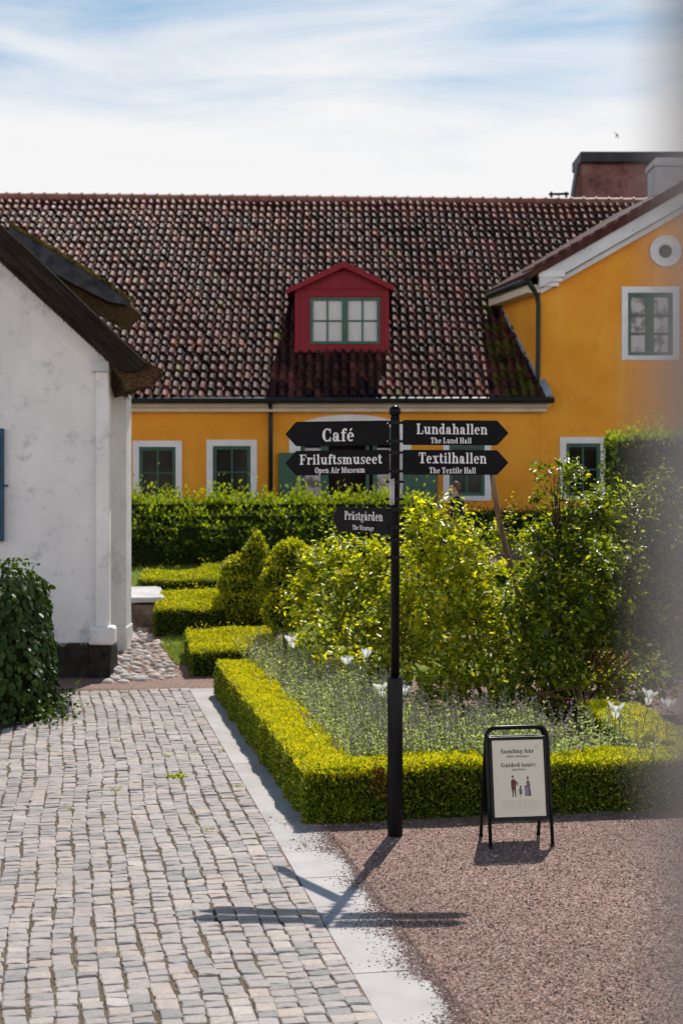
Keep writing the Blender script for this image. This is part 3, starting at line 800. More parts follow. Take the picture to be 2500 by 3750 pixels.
# ------------------------------------------------------------------ the gabled wing
wing = thing('gabled_house', 'tall ochre gable house with white verge and round attic window at the right', 'house', (8.0, YF, g(YF)))
xw0, xw1 = PX(1240, YF), 13.3
zk = PZ(662, YF); slope = .57; xa = 9.0
zap = zk + slope*(xa-xw0)
mb = MB()
ww = [(PX(1427, YF), PX(1560, YF), PZ(827, YF), PZ(658, YF)), (PX(1285, YF), PX(1393, YF), PZ(1149, YF), PZ(1004, YF))]
wall_sheet(mb, xw0, xw1, .9, zk, YF, [(a+.13, b-.13, c+.1, d-.13) for a, b, c, d in ww], .28)
mb.add([(xw0, YF, zk), (xw1, YF, zk), (xa, YF, zap)], [(0, 1, 2)])
mb.add([(xw0, YF, .9), (xw0, YF, zk), (xw0-.26*9, YF+9, zk), (xw0-.26*9, YF+9, .9)], [(0, 1, 2, 3)])
mb.add([(xw1, YF, .9), (xw1-1.7, YF+9, .9), (xw1-1.7, YF+9, zk), (xw1, YF, zk)], [(0, 1, 2, 3)])
mb.add([(xw0+.02, YF+.31, .9), (xw1-.1, YF+.31, .9), (xw1-.1, YF+.31, zk), (xw0+.02, YF+.31, zk)], [(0, 1, 2, 3)])
mb.build('wall', M_YELLOW, wing)
window(wing, *ww[0], YF, .15, M_OLDGLASS, 2, 3, fw=.10, mid=True)
window(wing, *ww[1], YF, .15, M_GLASS, 2, 2, fw=.06)
# round window
oc = P(1528, 577, YF)
RX = Matrix.Rotation(math.radians(90), 4, 'X')
mb = MB(); mb.lathe([(.155, .0), (.17, .05), (.22, .055), (.24, .035), (.30, .04), (.34, .07), (.38, .065), (.385, .0)], (oc[0], YF-.003, oc[2]), 40, M=RX)
rw = mb.build('round_window', M_TRIM, wing, smooth=True)
mb = MB(); mb.lathe([(.001, .012), (.165, .012), (.165, .004)], (oc[0], YF-.003, oc[2]), 30, M=RX)
mb.build('pane', M_GLASS, rw)
# roof slabs with skewed axis
def wing_slab(xe, ze, xt, zt, th):
    off = Vector((-.192*7.2, 7.2, 0))
    return [(xe, YF-.42, ze), (xt, YF-.42, zt), (xt, YF-.42, zt+th), (xe, YF-.42, ze+th)], off
xe0 = xw0-.33
p_, off = wing_slab(xe0, zk+.16, xa, zk+.16+slope*(xa-xe0), .17)
mb = MB(); mb.prism(p_, off)
p2, off = wing_slab(2*xa-xe0, zk+.16, xa, zk+.16+slope*(xa-xe0), .17)
mb.prism(p2, off)
wr = mb.build('roof', M_TILE, wing)
# tile edge along the verge: short overlapping end tiles
mb = MB(); n_t = 16
for i in range(n_t):
    t0, t1 = i/n_t, (i+1)/n_t + .012
    xa_, xb_ = xe0-.03+(xa-xe0)*t0, xe0-.03+(xa-xe0)*t1
    z_a, z_b = zk+.335+slope*(xa_-xe0), zk+.335+slope*(xb_-xe0)
    mb.prism([(xa_, YF-.46, z_a+.025), (xb_, YF-.46, z_b-.01), (xb_, YF-.46, z_b+.035), (xa_, YF-.46, z_a+.07)], (-.192*.4, .4, 0), tone=random.uniform(.3, .8))
mb.build('verge_tiles', M_TILE, wr)
mb = MB()
for sgn in (1, -1):
    xs_ = (xe0+.33-.06) if sgn == 1 else (2*xa-xe0-.33+.06)
    z0 = zk+.16
    za = z0+slope*(xa-xs_)*sgn*1.0 if sgn == 1 else z0+slope*(xs_-xa)
    zs = z0+slope*.27
    mb.prism([(xs_, YF-.34, zs-.34), (xa, YF-.34, zs+slope*abs(xa-xs_)-.34), (xa, YF-.34, zs+slope*abs(xa-xs_)-.01), (xs_, YF-.34, zs-.01)], (0, .34, 0))
    mb.prism([(xs_+.05*sgn, YF-.20, zs-.46), (xa, YF-.20, zs+slope*abs(xa-xs_)-.50), (xa, YF-.20, zs+slope*abs(xa-xs_)-.344), (xs_+.05*sgn, YF-.20, zs-.344)], (0, .2, 0))
mb.build('verge_moulding', M_VERGE, wing)
mb = MB()
kx0, kx1 = PX(1232, YF), PX(1292, YF)
mb.box(kx0, kx1, YF-.36, YF-.02, PZ(640, YF), PZ(626, YF)); mb.box(kx0+.03, kx1-.06, YF-.30, YF-.02, PZ(650, YF), PZ(640, YF)-.003); mb.box(kx0+.06, kx1-.13, YF-.24, YF-.02, PZ(660, YF), PZ(650, YF)-.003)
mb.build('kneeler', M_TRIM, wing, bevel=.008)
# eaves board and gutter running back along the side
ea = Vector((xe0-.02, YF-.3, zk+.13)); eb = Vector((xe0-.02-.24*2.7, YF+2.4, zk+.13))
mb = MB(); mb.tube([ea, eb], .075, 10); mb.build('gutter', M_PIPE, wing, smooth=True)
mb = MB(); mb.prism([ea+Vector((.03, .12, -.25)), ea+Vector((.36, .12, -.25)), ea+Vector((.36, .12, -.06)), ea+Vector((.03, .12, -.06))], eb-ea)
mb.build('eaves_moulding', M_CREAM, wing)
mb = MB(); mb.tube([P(1214, 636, 33.72), P(1219, 656, 33.74), P(1233, 676, 33.9), P(1236, 700, 33.92), P(1235, 860, 33.92), P(1232, 876, 33.85)], .058, 10)
mb.build('downpipe', M_PIPE, wing, smooth=True)
mb = MB(); cx0, cx1 = PX(1500, 38), PX(1590, 38)
mb.box(cx0, cx1, 37.8, 38.7, 9.3, PZ(385, 38)); mb.box(cx0-.05, cx1+.05, 37.74, 38.76, PZ(385, 38)+.001, PZ(372, 38)); mb.box(cx0+.03, cx1-.03, 37.83, 38.67, PZ(372, 38)+.001, PZ(364, 38))
mb.build('chimney', M_CHIM, wing, bevel=.015)

# ------------------------------------------------------------------ brick building behind
YB = 60.0
brick = thing('brick_building', 'tall red brick building with dark flat cap rising behind the tiled ridge', 'building', (PX(1500, YB), YB+4, g(YB)))
mb = MB(); bx0, bx1 = PX(1335, YB), PX(1720, YB); zt = PZ(375, YB); zb = g(YB)-.2
mb.box(bx0, bx1, YB, YB+1.5, zb, zt); mb.build('wall', M_BRICK, brick)
mb = MB(); mb.prism([(PX(1314, YB), YB+.15, PZ(480, YB)), (bx0-.002, YB+.15, PZ(480, YB)), (bx0-.002, YB+.15, zt), (PX(1331, YB), YB+.15, zt)], (0, .8, 0))
mb.build('sloping_side', M_BRICK, brick)
mb = MB(); mb.box(PX(1331, YB)-.02, bx1+.3, YB-.35, YB+1.9, zt+.002, PZ(351, YB))
mb.prism([(PX(1311, YB), YB+.1, PZ(480, YB)), (PX(1315, YB), YB+.1, PZ(480, YB)), (PX(1332, YB), YB+.1, zt-.002), (PX(1328, YB), YB+.1, zt-.002)], (0, .9, 0))
mb.build('roof_cap', M_CAP, brick, bevel=.03)

# ------------------------------------------------------------------ white thatched house
YW = 19.6
white = thing('thatched_house', 'whitewashed house with dark thatched gable, corner pilaster and damp plinth at left', 'house', (-6.0, YW, g(YW)))
def wp(px, py, Y=YW): return (PX(px, Y), Y, PZ(py, Y))
ap_x = -7.2
mb = MB()
xr = PX(250, YW)
zl = PZ(812, YW)
zap_ = zl + (xr-ap_x)*.93
off = Vector((-.26*7, 7, 0))
mb.prism([(2*ap_x-xr, YW, .0), (xr, YW, .0), (xr, YW, zl), (ap_x, YW, zap_), (2*ap_x-xr, YW, zl)], off)
# side pilaster further back
yb = 20.95
mb.box(PX(246, yb), PX(290, yb), yb, yb+.5, .2, PZ(835, yb))
mb.build('wall', M_WHITE, white)
mb = MB(); mb.box(PX(219, YW-.14), PX(250, YW-.14), YW-.14, YW+.05, PZ(1445, YW-.14), PZ(850, YW-.14)); 
mb.build('pilaster', M_WHITE, white, bevel=.02)
mb = MB(); mb.box(PX(207, YW-.17), PX(251, YW-.17), YW-.19, YW+.04, PZ(853, YW-.17), PZ(829, YW-.17)); mb.build('capital', M_VERGE, white, bevel=.012)
mb = MB(); mb.box(PX(201, YW-.22), PX(262, YW-.22), YW-.22, YW+.08, PZ(1483, YW-.22), PZ(1440, YW-.22)); mb.build('pilaster_base', M_WHITE, white, bevel=.05, seg=4)
mb = MB(); mb.box(PX(248, yb-.06), PX(291, yb-.06), yb-.06, yb+.55, g(yb)-.1, PZ(1440, yb-.06)); mb.build('pilaster_base', M_WHITE, white, bevel=.02)
mb = MB(); mb.box(2*ap_x-xr-.04, PX(253, YW-.1), YW-.10, YW-.002, -.1, PZ(1478, YW-.1)); mb.box(PX(205, YW-.16), PX(253, YW-.16), YW-.16, YW+.5, -.1, PZ(1484, YW-.16)-.004)
mb.build('plinth', M_PLINTH, white, bevel=.015)
# rake band under the thatch
mb = MB()
A = wp(-60, 512+30); 
mb.prism([wp(213, 836, YW-.06), wp(-250, 408, YW-.06), wp(-250, 372, YW-.06), wp(250, 832, YW-.06), wp(250, 836, YW-.06)], (0, .07, 0))
mb.build('rake_band', M_WHITE, white)
# verge board (dark) and thatch
YV = 19.18
vb = [wp(-330, 215, YV), wp(0, 515, YV), wp(80, 588, YV), wp(180, 684, YV), wp(280, 782, YV), wp(334, 832, YV), wp(322, 848, YV), wp(300, 853, YV), wp(278, 850, YV), wp(260, 838, YV), wp(180, 756, YV), wp(80, 663, YV), wp(0, 592, YV), wp(-330, 295, YV)]
mb = MB(); mb.prism(vb, (0, .16, 0))
mb.build('verge_board', M_VBOARD, white)
YT = 19.36
rough = []
th = [wp(-330, 212, YT), wp(0, 512, YT), wp(80, 584, YT), wp(180, 680, YT), wp(280, 778, YT), wp(340, 830, YT), wp(368, 854, YT), wp(366, 862, YT), wp(345, 882, YT), wp(322, 890, YT), wp(290, 899, YT), wp(282, 872, YT), wp(240, 818, YT), wp(0, 596, YT), wp(-330, 299, YT)]
mb = MB(); mb.prism(th, (-.26*6.5, 6.5, 0))
thatch = mb.build('thatched_roof', M_THATCH, white)
# far half of the gable roof, beyond the picture's edge
mb = MB()
P0 = wp(-330, 212, YT); xr_ = P0[0]
mb.prism([(xr_+.02, YV, P0[2]), (xr_-.3, YV, P0[2]), (xr_-4.6, YV, P0[2]-4.0), (xr_-4.4, YV, P0[2]-4.5), (xr_-.2, YV, P0[2]-.55), (xr_+.02, YV, P0[2]-.5)], (-.26*6.5, 6.5, 0))
mb.build('thatch_far_slope', M_THATCH, thatch)
# straw ends along eave and verge
n = 1800
e0, e1 = np.array(wp(345, 834, YT)), np.array(wp(284, 897, YT))
t_ = rng.random(n); p0 = np.array(wp(368, 856, YT)); 
edge_pts = np.where((t_ < .5)[:, None], np.array(wp(338, 829, YT)) + (p0-np.array(wp(338, 829, YT)))*(t_*2)[:, None], p0 + (e1-p0)*((t_-.5)*2)[:, None])
edge_pts[:, 1] += rng.random(n)*1.2; edge_pts[:, 0] -= .192*(edge_pts[:, 1]-YT)
dirv = np.stack([rng.normal(.05, .02, n), rng.normal(0, .03, n), rng.normal(-.035, .03, n)], 1)
sd_ = np.stack([rng.normal(0, .006, n), rng.normal(0, .01, n), rng.normal(0, .006, n)], 1)
V = np.stack([edge_pts-sd_, edge_pts+sd_, edge_pts+dirv], 1).reshape(-1, 3)
npmesh('straw_ends', V, np.arange(3*n).reshape(-1, 3), M_THATCH, thatch)
n = 420
t_ = rng.random(n)**1.0
q0, q1 = np.array(wp(0, 592, YV)), np.array(wp(262, 838, YV))
pp = q0 + (q1-q0)*t_[:, None] + np.stack([0*t_, rng.uniform(0, .14, n), rng.uniform(-.0, .02, n)], 1)
dirv = np.stack([rng.normal(0, .025, n), rng.normal(0, .01, n), -np.abs(rng.normal(.02, .035, n))], 1)
sd_ = np.stack([np.full(n, .006), 0*t_, 0*t_], 1)
V = np.stack([pp-sd_, pp+sd_, pp+dirv], 1).reshape(-1, 3)
npmesh('straw_fringe', V, np.arange(3*n).reshape(-1, 3), M_VBOARD, thatch)
# lower gable further along the side
Y2 = 24.6
s2 = [wp(20, 512, Y2), wp(60, 537, Y2), wp(130, 577, Y2), wp(210, 627, Y2), wp(296, 684, Y2), wp(299, 692, Y2), wp(292, 700, Y2), wp(250, 692, Y2), wp(170, 652, Y2), wp(60, 592, Y2), wp(20, 572, Y2)]
mb = MB(); mb.prism(s2, (0, .12, 0)); sg = mb.build('side_gable_board', M_GREYWOOD, white)
mb = MB(); mb.prism([wp(20, 506, Y2-.03), wp(60, 530, Y2-.03), wp(130, 571, Y2-.03), wp(210, 621, Y2-.03), wp(299, 682, Y2-.03), wp(296, 688, Y2-.03), wp(210, 630, Y2-.03), wp(130, 580, Y2-.03), wp(20, 515, Y2-.03)], (0, .5, 0))
mb.build('moss_edge', M_MOSS, sg)
mb = MB(); mb.prism([wp(20, 518, Y2+.15), wp(294, 692, Y2+.15), wp(296, 700, Y2+.15), wp(264, 736, Y2+.15), wp(240, 728, Y2+.15), wp(222, 716, Y2+.15), wp(20, 620, Y2+.15)], (0, 1.6, 0))
mb.build('side_thatch', M_THATCH, sg)
# blue shutter at the picture's left edge
ys_ = YW-.06
mb = MB(); mb.box(PX(-90, ys_), PX(8, ys_), ys_-.05, YW-.004, PZ(1243, ys_), PZ(984, ys_)); mb.box(PX(-84, ys_), PX(2, ys_), ys_-.062, ys_-.052, PZ(1130, ys_), PZ(1000, ys_)); mb.box(PX(-84, ys_), PX(2, ys_), ys_-.062, ys_-.052, PZ(1230, ys_), PZ(1145, ys_))
sh = mb.build('shutter', M_BLUE, white, bevel=.006)
mb = MB(); mb.box(PX(8, ys_), PX(19, ys_), ys_-.02, ys_, PZ(1118, ys_), PZ(1113, ys_)); mb.build('shutter_catch', M_BLUE, sh)

# stone bench beside the house
bx, by = on_ground(330, 1442)
bench = thing('stone_bench', 'long grey stone slab bench on rough blocks beside the white house', 'bench', (bx, by+.25, g(by)))
yb_ = by+.02
mb = MB()
zt_ = PZ(1372, yb_-.08)
A = [(PX(230, yb_), yb_-.1, zt_-.01), (PX(300, yb_), yb_-.13, zt_), (PX(345, yb_), yb_-.10, zt_), (PX(374, yb_), yb_-.07, zt_), (PX(379, yb_), yb_, zt_), (PX(377, yb_+.4), yb_+.4, zt_), (PX(370, yb_+1.9), yb_+1.9, zt_+.01), (PX(358, yb_+2.1), yb_+2.1, zt_+.01), (PX(230, yb_+2.0), yb_+2.0, zt_)]
mb.prism(A, (0, 0, -.085)); mb.build('slab', M_BENCH, bench, bevel=.025, seg=3)
mb = MB()
for x0, x1, a, b in ((235, 352, .0, .26), (352, 376, .0, .2), (240, 300, .27, .36), (302, 372, .21, .36)):
    mb.box(PX(x0, yb_), PX(x1, yb_)-.012, yb_+random.uniform(0, .03), yb_+.4, g(by)+a-.04, min(g(by)+b, zt_-.09))
mb.build('base_blocks', M_ROUGHSTONE, bench, bevel=.03, seg=3)

# ------------------------------------------------------------------ foliage builders
def unit(a): return a / (np.linalg.norm(a, axis=1, keepdims=True) + 1e-9)
def rand_dirs(n): return unit(rng.normal(0, 1, (n, 3)))
def leaf_quads(base, axis, nrm, L, Wd, bend=.12):
    axis = unit(axis); side = unit(np.cross(axis, nrm)); nn = np.cross(side, axis)
    L = L[:, None]; Wd = Wd[:, None]
    m = base + axis * L * .5 + nn * L * bend
    return np.stack([base, m + side*Wd*.5, base + axis*L, m - side*Wd*.5], 1)
def leaf_six(base, axis, nrm, L, Wd, fold=.18, droop=.12):
    axis = unit(axis); side = unit(np.cross(axis, nrm)); nn = np.cross(side, axis)
    L = L[:, None]; Wd = Wd[:, None]
    a = base + axis*L*.30 + nn*L*fold; b = base + axis*L*.70 + nn*L*(fold*.7)
    return np.stack([base, a + side*Wd*.5, b + side*Wd*.40, base + axis*L - nn*L*droop, b - side*Wd*.40, a - side*Wd*.5], 1), None
SIX = np.array([(0, 1, 2, 3), (0, 3, 4, 5)])
def mesh_quads(name, Q4, tone, mat, parent):
    n = len(Q4)
    return npmesh(name, Q4.reshape(-1, 3), np.arange(4*n).reshape(-1, 4), mat, parent, tone)
def mesh_six(name, V6, tone, mat, parent):
    n = len(V6)
    Fc = (SIX[None] + (np.arange(n)*6)[:, None, None]).reshape(-1, 4)
    return npmesh(name, V6.reshape(-1, 3), Fc, mat, parent, np.repeat(tone, 2), smooth=True)
def sticks(name, p0, p1, r0, r1, mat, parent, sides=3):
    n = len(p0); t = unit(p1 - p0)
    a = unit(np.cross(t, np.where(np.abs(t[:, 2:3]) < .9, np.array([[0, 0, 1.]]), np.array([[1., 0, 0]])))); b = np.cross(t, a)
    V = []
    for p, r in ((p0, r0), (p1, r1)):
        for k in range(sides):
            c = 2*math.pi*k/sides
            V.append(p + (a*math.cos(c) + b*math.sin(c))*np.reshape(r, (-1, 1)))
    V = np.stack(V, 1).reshape(-1, 3)
    f = np.array([(k, (k+1) % sides, sides+(k+1) % sides, sides+k) for k in range(sides)])
    Fc = (f[None] + (np.arange(n)*2*sides)[:, None, None]).reshape(-1, 4)
    return npmesh(name, V, Fc, mat, parent)
def lump(p, s=1.0): return .5*np.sin(p[:, 0]*7.3*s+1.1)*np.sin(p[:, 1]*6.1*s+.3) + .3*np.sin(p[:, 2]*11*s+p[:, 0]*4*s) + .3*np.sin(p[:, 1]*13*s+p[:, 2]*5*s)

def hedge_seg(A, B, w, h, dens, L, tone_side=(.28, .18), tone_top=(.72, .16), inward=.03, lumpamp=.036, shoots=0.0, thin_back=.35, rnd=.03):
    """clipped hedge box; A->B is the side nearest the viewer, w its depth, h its height"""
    A = np.array([A[0], A[1], 0.]); B = np.array([B[0], B[1], 0.])
    ln = np.linalg.norm(B-A); u = (B-A)/ln; v = np.array([-u[1], u[0], 0.])
    if v[1] < 0: v = -v
    if abs(v[1]) < .35 and v[0] < 0: v = -v
    z = np.array([0, 0, 1.])
    areas = [('f', ln*h, 1.0), ('b', ln*h, thin_back), ('t', ln*w, 1.25), ('l', w*h, 1.0), ('r', w*h, .8)]
    P_, N_, T_ = [], [], []
    for k, ar, m in areas:
        n = int(ar*dens*m)
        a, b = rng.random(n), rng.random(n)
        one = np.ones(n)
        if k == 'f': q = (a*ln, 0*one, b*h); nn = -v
        elif k == 'b': q = (a*ln, w*one, b*h); nn = v
        elif k == 't': q = (a*ln, b*w, h*one); nn = z
        elif k == 'l': q = (0*one, a*w, b*h); nn = -u
        else: q = (ln*one, a*w, b*h); nn = u
        p = A + q[0][:, None]*u + q[1][:, None]*v + q[2][:, None]*z
        p[:, 2] += gv(p[:, 1])
        # soften the clipped edges
        c = A + u*ln/2 + v*w/2; 
        zz = (q[2]/h)
        edge = np.clip((zz-.6)/.4, 0, 1)**2*rnd if k != 't' else 0*one
        p = p - nn*edge[:, None]
        if k == 't':
            e_ = np.minimum(np.minimum(q[1], w-q[1]), np.minimum(q[0], ln-q[0])); p[:, 2] -= np.clip(rnd*1.6-e_, 0, 1)*.6
        dep = rng.exponential(inward, n)
        p = p - nn*dep[:, None] + nn*(lumpamp*lump(p))[:, None]
        P_.append(p); N_.append(np.repeat(nn[None], n, 0))
        mu, sg = tone_top if k == 't' else tone_side  # top leaves yellower: new growth, plus sunlight put into the tone
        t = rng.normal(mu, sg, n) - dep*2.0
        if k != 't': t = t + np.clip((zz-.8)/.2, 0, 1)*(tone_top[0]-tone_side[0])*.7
        T_.append(t)
    p, nn, t = np.concatenate(P_), np.concatenate(N_), np.concatenate(T_)
    n = len(p)
    ax = nn*.55 + rand_dirs(n)*.75 + np.array([[0, 0, .32]])
    nr = rand_dirs(n)*.8 + np.array([[0, 0, .7]]) + nn*.5
    Ls = L*rng.uniform(.65, 1.25, n)
    if shoots > 0:
        s = (rng.random(n) < shoots) & (nn[:, 2] > .5)
        p[s] += np.array([[0, 0, 1]])*rng.exponential(L*1.1, s.sum())[:, None]
        t[s] += .15
    core = (A + u*.05 + v*.05, u, v, ln-.1, w-.1, h-.06)
    return leaf_quads(p, ax, nr, Ls, Ls*rng.uniform(.45, .62, n)), np.clip(t, 0, 1), core
def hedge(name, label, cat, segs, group=None, mat=None, loc=None):
    A = segs[0]['A']
    root = thing(name, label, cat, loc or (A[0], A[1], g(A[1])), group)
    Qs, Ts = [], []
    mb = MB()
    for s in segs:
        q, t, (c0, u, v, ln, w, h) = hedge_seg(**s)
        Qs.append(q); Ts.append(t)
        m = max(2, int(ln/.4))
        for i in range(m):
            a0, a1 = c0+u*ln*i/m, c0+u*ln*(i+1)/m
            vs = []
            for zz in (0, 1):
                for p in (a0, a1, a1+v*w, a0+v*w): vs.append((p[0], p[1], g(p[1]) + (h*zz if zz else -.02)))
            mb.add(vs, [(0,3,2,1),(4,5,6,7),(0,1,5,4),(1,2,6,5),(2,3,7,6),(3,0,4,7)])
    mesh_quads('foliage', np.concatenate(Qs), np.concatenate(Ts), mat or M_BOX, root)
    mb.build('light_blocking_core', M_CORE, root)  # solid core added under the leaves to block light
    return root

def ball_leaves(c, r, dens, L, tone=(.4, .2), up=.25):
    c = np.array(c); r = np.array(r if hasattr(r, '__len__') else (r, r, r))
    ar = 4*math.pi*((r[0]*r[1])**1.6/3 + (r[0]*r[2])**1.6/3 + (r[1]*r[2])**1.6/3)**(1/1.6)
    n = int(ar*dens); d = rand_dirs(n)
    dep = rng.exponential(.06, n)
    p = c + d*r*(1 - dep + .17*lump(d*2.4 + c, .8))[:, None]
    ax = d*.6 + rand_dirs(n)*.7 + np.array([[0, 0, up]])
    Ls = L*rng.uniform(.65, 1.3, n)
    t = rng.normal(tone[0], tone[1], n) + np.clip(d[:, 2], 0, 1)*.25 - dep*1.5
    return leaf_quads(p, ax, rand_dirs(n)*.8+d*.5+np.array([[0, 0, .5]]), Ls, Ls*.55), np.clip(t, 0, 1)
def ball_core(mb, c, r, n=14):
    r = r if hasattr(r, '__len__') else (r, r, r)
    prof = [(max(.001, math.sin(a)), -math.cos(a)) for a in [math.pi*i/8 for i in range(9)]]
    M = Matrix.Diagonal((r[0]*.82, r[1]*.82, r[2]*.82, 1))
    mb.lathe(prof, c, n, M=M)

# ------------------------------------------------------------------ hedges
c0 = Vector((-0.29, 11.23, 0))
cL = c0 + D*6.85
LX = {'L': .032, 'inward': .022}
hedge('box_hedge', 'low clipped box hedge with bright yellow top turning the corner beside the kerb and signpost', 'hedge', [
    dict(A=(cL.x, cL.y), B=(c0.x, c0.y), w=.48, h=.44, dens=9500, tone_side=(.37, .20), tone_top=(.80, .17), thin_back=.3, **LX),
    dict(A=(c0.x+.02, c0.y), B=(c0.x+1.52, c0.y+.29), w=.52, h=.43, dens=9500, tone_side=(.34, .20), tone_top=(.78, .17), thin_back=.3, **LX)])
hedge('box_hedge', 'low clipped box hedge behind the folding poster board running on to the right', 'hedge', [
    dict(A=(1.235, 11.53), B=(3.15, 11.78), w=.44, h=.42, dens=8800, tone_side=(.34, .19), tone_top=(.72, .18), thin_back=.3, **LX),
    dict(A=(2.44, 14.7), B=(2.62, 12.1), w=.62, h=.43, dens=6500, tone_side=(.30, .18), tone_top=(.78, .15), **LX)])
def gx(px, Y): return PX(px, Y)
n = 260; bc = np.array(P(870, 1795, 11.37))
p = bc + np.stack([rng.normal(0, .035, n), rng.normal(0, .015, n), rng.normal(0, .07, n)], 1)
hroot = [o for o in bpy.data.objects if o.get('category') == 'hedge' and 'kerb and signpost' in o.get('label', '')][0]
M_DEAD = leafmat('dead_leaf_mat', [(0.0, (0.10, 0.030, 0.010)), (1.0, (0.26, 0.085, 0.02))], 0.3, 0.6, 0.2)
mesh_quads('dead_leaves', leaf_quads(p, rand_dirs(n) + np.array([[0, -.6, .2]]), rand_dirs(n) + np.array([[0, -.5, .6]]), np.full(n, .028), np.full(n, .015)), rng.random(n), M_DEAD, hroot)
hedge('box_hedge', 'stubby clipped box hedge end just beyond the catmint, nearest of the three behind the kerb', 'hedge', [
    dict(A=(gx(437, 19.55), 19.55), B=(gx(640, 19.55), 19.75), w=1.25, h=.36, dens=5200, L=.032, tone_side=(.26, .18), tone_top=(.76, .16), shoots=.05)])
hedge('box_hedge', 'clipped box hedge bar beside the stone bench with a small tuft on its top', 'hedge', [
    dict(A=(gx(352, 21.7), 21.7), B=(gx(640, 21.7), 21.8), w=1.5, h=.44, dens=3800, L=.036, tone_side=(.24, .17), tone_top=(.72, .16), shoots=.05)])
q, t = ball_leaves(P(482, 1378, 22.6), (.22, .2, .12), 4500, .036, (.5, .2))
tuft = thing('box_tuft', 'small leafy tuft sprouting above the clipped hedge beside the stone bench', 'shrub', (gx(482, 22.6), 22.6, g(22.6)))
mesh_quads('foliage', q, t, M_BOX, tuft)
sticks('stem', np.array([[gx(482, 22.6), 22.6, g(22.6)]]), np.array([[gx(482, 22.6), 22.6, PZ(1378, 22.6)]]), np.array([.02]), np.array([.01]), M_TWIG, tuft, 6)
hedge('box_hedge', 'lowest, farthest clipped box hedge bar on the lawn before the tall hedge', 'hedge', [
    dict(A=(gx(316, 24.9), 24.9), B=(gx(640, 24.9), 25.0), w=1.0, h=.29, dens=3600, L=.036, tone_side=(.24, .17), tone_top=(.66, .16), shoots=.04),
    dict(A=(gx(460, 26.2), 26.2), B=(gx(640, 26.2), 26.3), w=.5, h=.28, dens=3600, L=.036, tone_side=(.24, .17), tone_top=(.62, .16), shoots=.04)])
hedge('box_hedge', 'sunlit low hedge glimpsed through the gap between the rose bushes', 'hedge', [
    dict(A=(gx(960, 22.4), 22.4), B=(gx(1420, 22.4), 22.6), w=.6, h=.36, dens=3000, L=.036, tone_side=(.22, .17), tone_top=(.7, .16)),
    dict(A=(gx(960, 25.8), 25.8), B=(gx(1420, 25.8), 26.0), w=.6, h=.36, dens=3000, L=.036, tone_side=(.22, .17), tone_top=(.7, .16))])
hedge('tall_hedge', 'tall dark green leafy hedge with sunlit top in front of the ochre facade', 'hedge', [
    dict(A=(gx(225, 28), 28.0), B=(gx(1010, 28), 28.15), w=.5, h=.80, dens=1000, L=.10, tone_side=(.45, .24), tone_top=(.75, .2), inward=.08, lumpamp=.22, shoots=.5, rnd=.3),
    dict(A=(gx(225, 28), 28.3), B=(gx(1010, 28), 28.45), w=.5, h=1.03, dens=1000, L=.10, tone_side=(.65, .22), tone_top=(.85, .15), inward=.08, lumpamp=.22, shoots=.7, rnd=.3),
    dict(A=(gx(225, 28), 28.6), B=(gx(1010, 28), 28.75), w=.8, h=1.24, dens=1000, L=.10, tone_side=(.7, .2), tone_top=(.92, .12), inward=.08, lumpamp=.22, shoots=.8, rnd=.3)], mat=M_DARKLEAF)  # higher tiers toned lighter, so the colour carries the sunlit top
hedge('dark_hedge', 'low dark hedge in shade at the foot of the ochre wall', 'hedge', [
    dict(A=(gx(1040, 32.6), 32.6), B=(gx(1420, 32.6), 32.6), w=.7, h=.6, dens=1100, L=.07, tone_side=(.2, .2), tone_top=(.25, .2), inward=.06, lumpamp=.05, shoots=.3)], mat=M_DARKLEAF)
hedge('dark_hedge', 'dark waist high hedge closing the garden behind the big rose bush', 'hedge', [
    dict(A=(gx(1215, 20.6), 20.6), B=(gx(1720, 20.6), 20.8), w=.8, h=.95, dens=1500, L=.06, tone_side=(.2, .2), tone_top=(.5, .2), inward=.06, lumpamp=.05, shoots=.3)], mat=M_DARKLEAF)
hedge('hornbeam_hedge', 'high clipped hornbeam hedge glowing at its left edge against the gable house', 'hedge', [
    dict(A=(gx(1410, 27), 27.0), B=(gx(1720, 27), 27.1), w=1.0, h=2.62, dens=800, L=.085, tone_side=(.72, .22), tone_top=(.95, .1), inward=.07, lumpamp=.09, shoots=.3, rnd=.12)], mat=M_DARKLEAF)  # leaf tones raised to carry the sun's glow in the colour

# topiary
def topiary(label, balls, Y, dens=2600, L=.052, tone=(.50, .24)):
    root = thing('topiary', label, 'topiary', (gx(balls[-1][0], Y), Y, g(Y)), 'clipped box topiary beside the roses')
    Qs, Ts = [], []; mb = MB()
    for px, py, rp, asp in balls:
        r = rp*Y/F; c = P(px, py, Y + random.uniform(-.1, .1))
        q, t = ball_leaves(c, (r, r, r*asp), dens, L, tone); Qs.append(q); Ts.append(t)
        ball_core(mb, c, (r, r, r*asp))
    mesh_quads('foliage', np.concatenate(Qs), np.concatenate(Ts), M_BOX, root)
    mb.build('light_blocking_core', M_CORE, root)
    m2_ = MB(); b = balls[-1]; m2_.tube([(gx(b[0], Y), Y, g(Y)-.02), (gx(b[0], Y), Y, PZ(b[1], Y))], .035, 8); m2_.build('stem', M_TWIG, root)
topiary('tiered cone of box topiary with a pointed tip in front of the tall hedge',
        [(590, 1247, 15, 1.5), (588, 1272, 28, 1.0), (552, 1308, 40, .8), (622, 1310, 36, .8), (560, 1345, 56, .6), (560, 1392, 66, .62)], 22.2)
topiary('rounded box topiary with bare stem showing, left of the rose bushes',
        [(668, 1276, 40, .8), (700, 1296, 42, .9), (634, 1332, 34, .8), (690, 1345, 46, .9), (655, 1405, 50, .9)], 20.4)

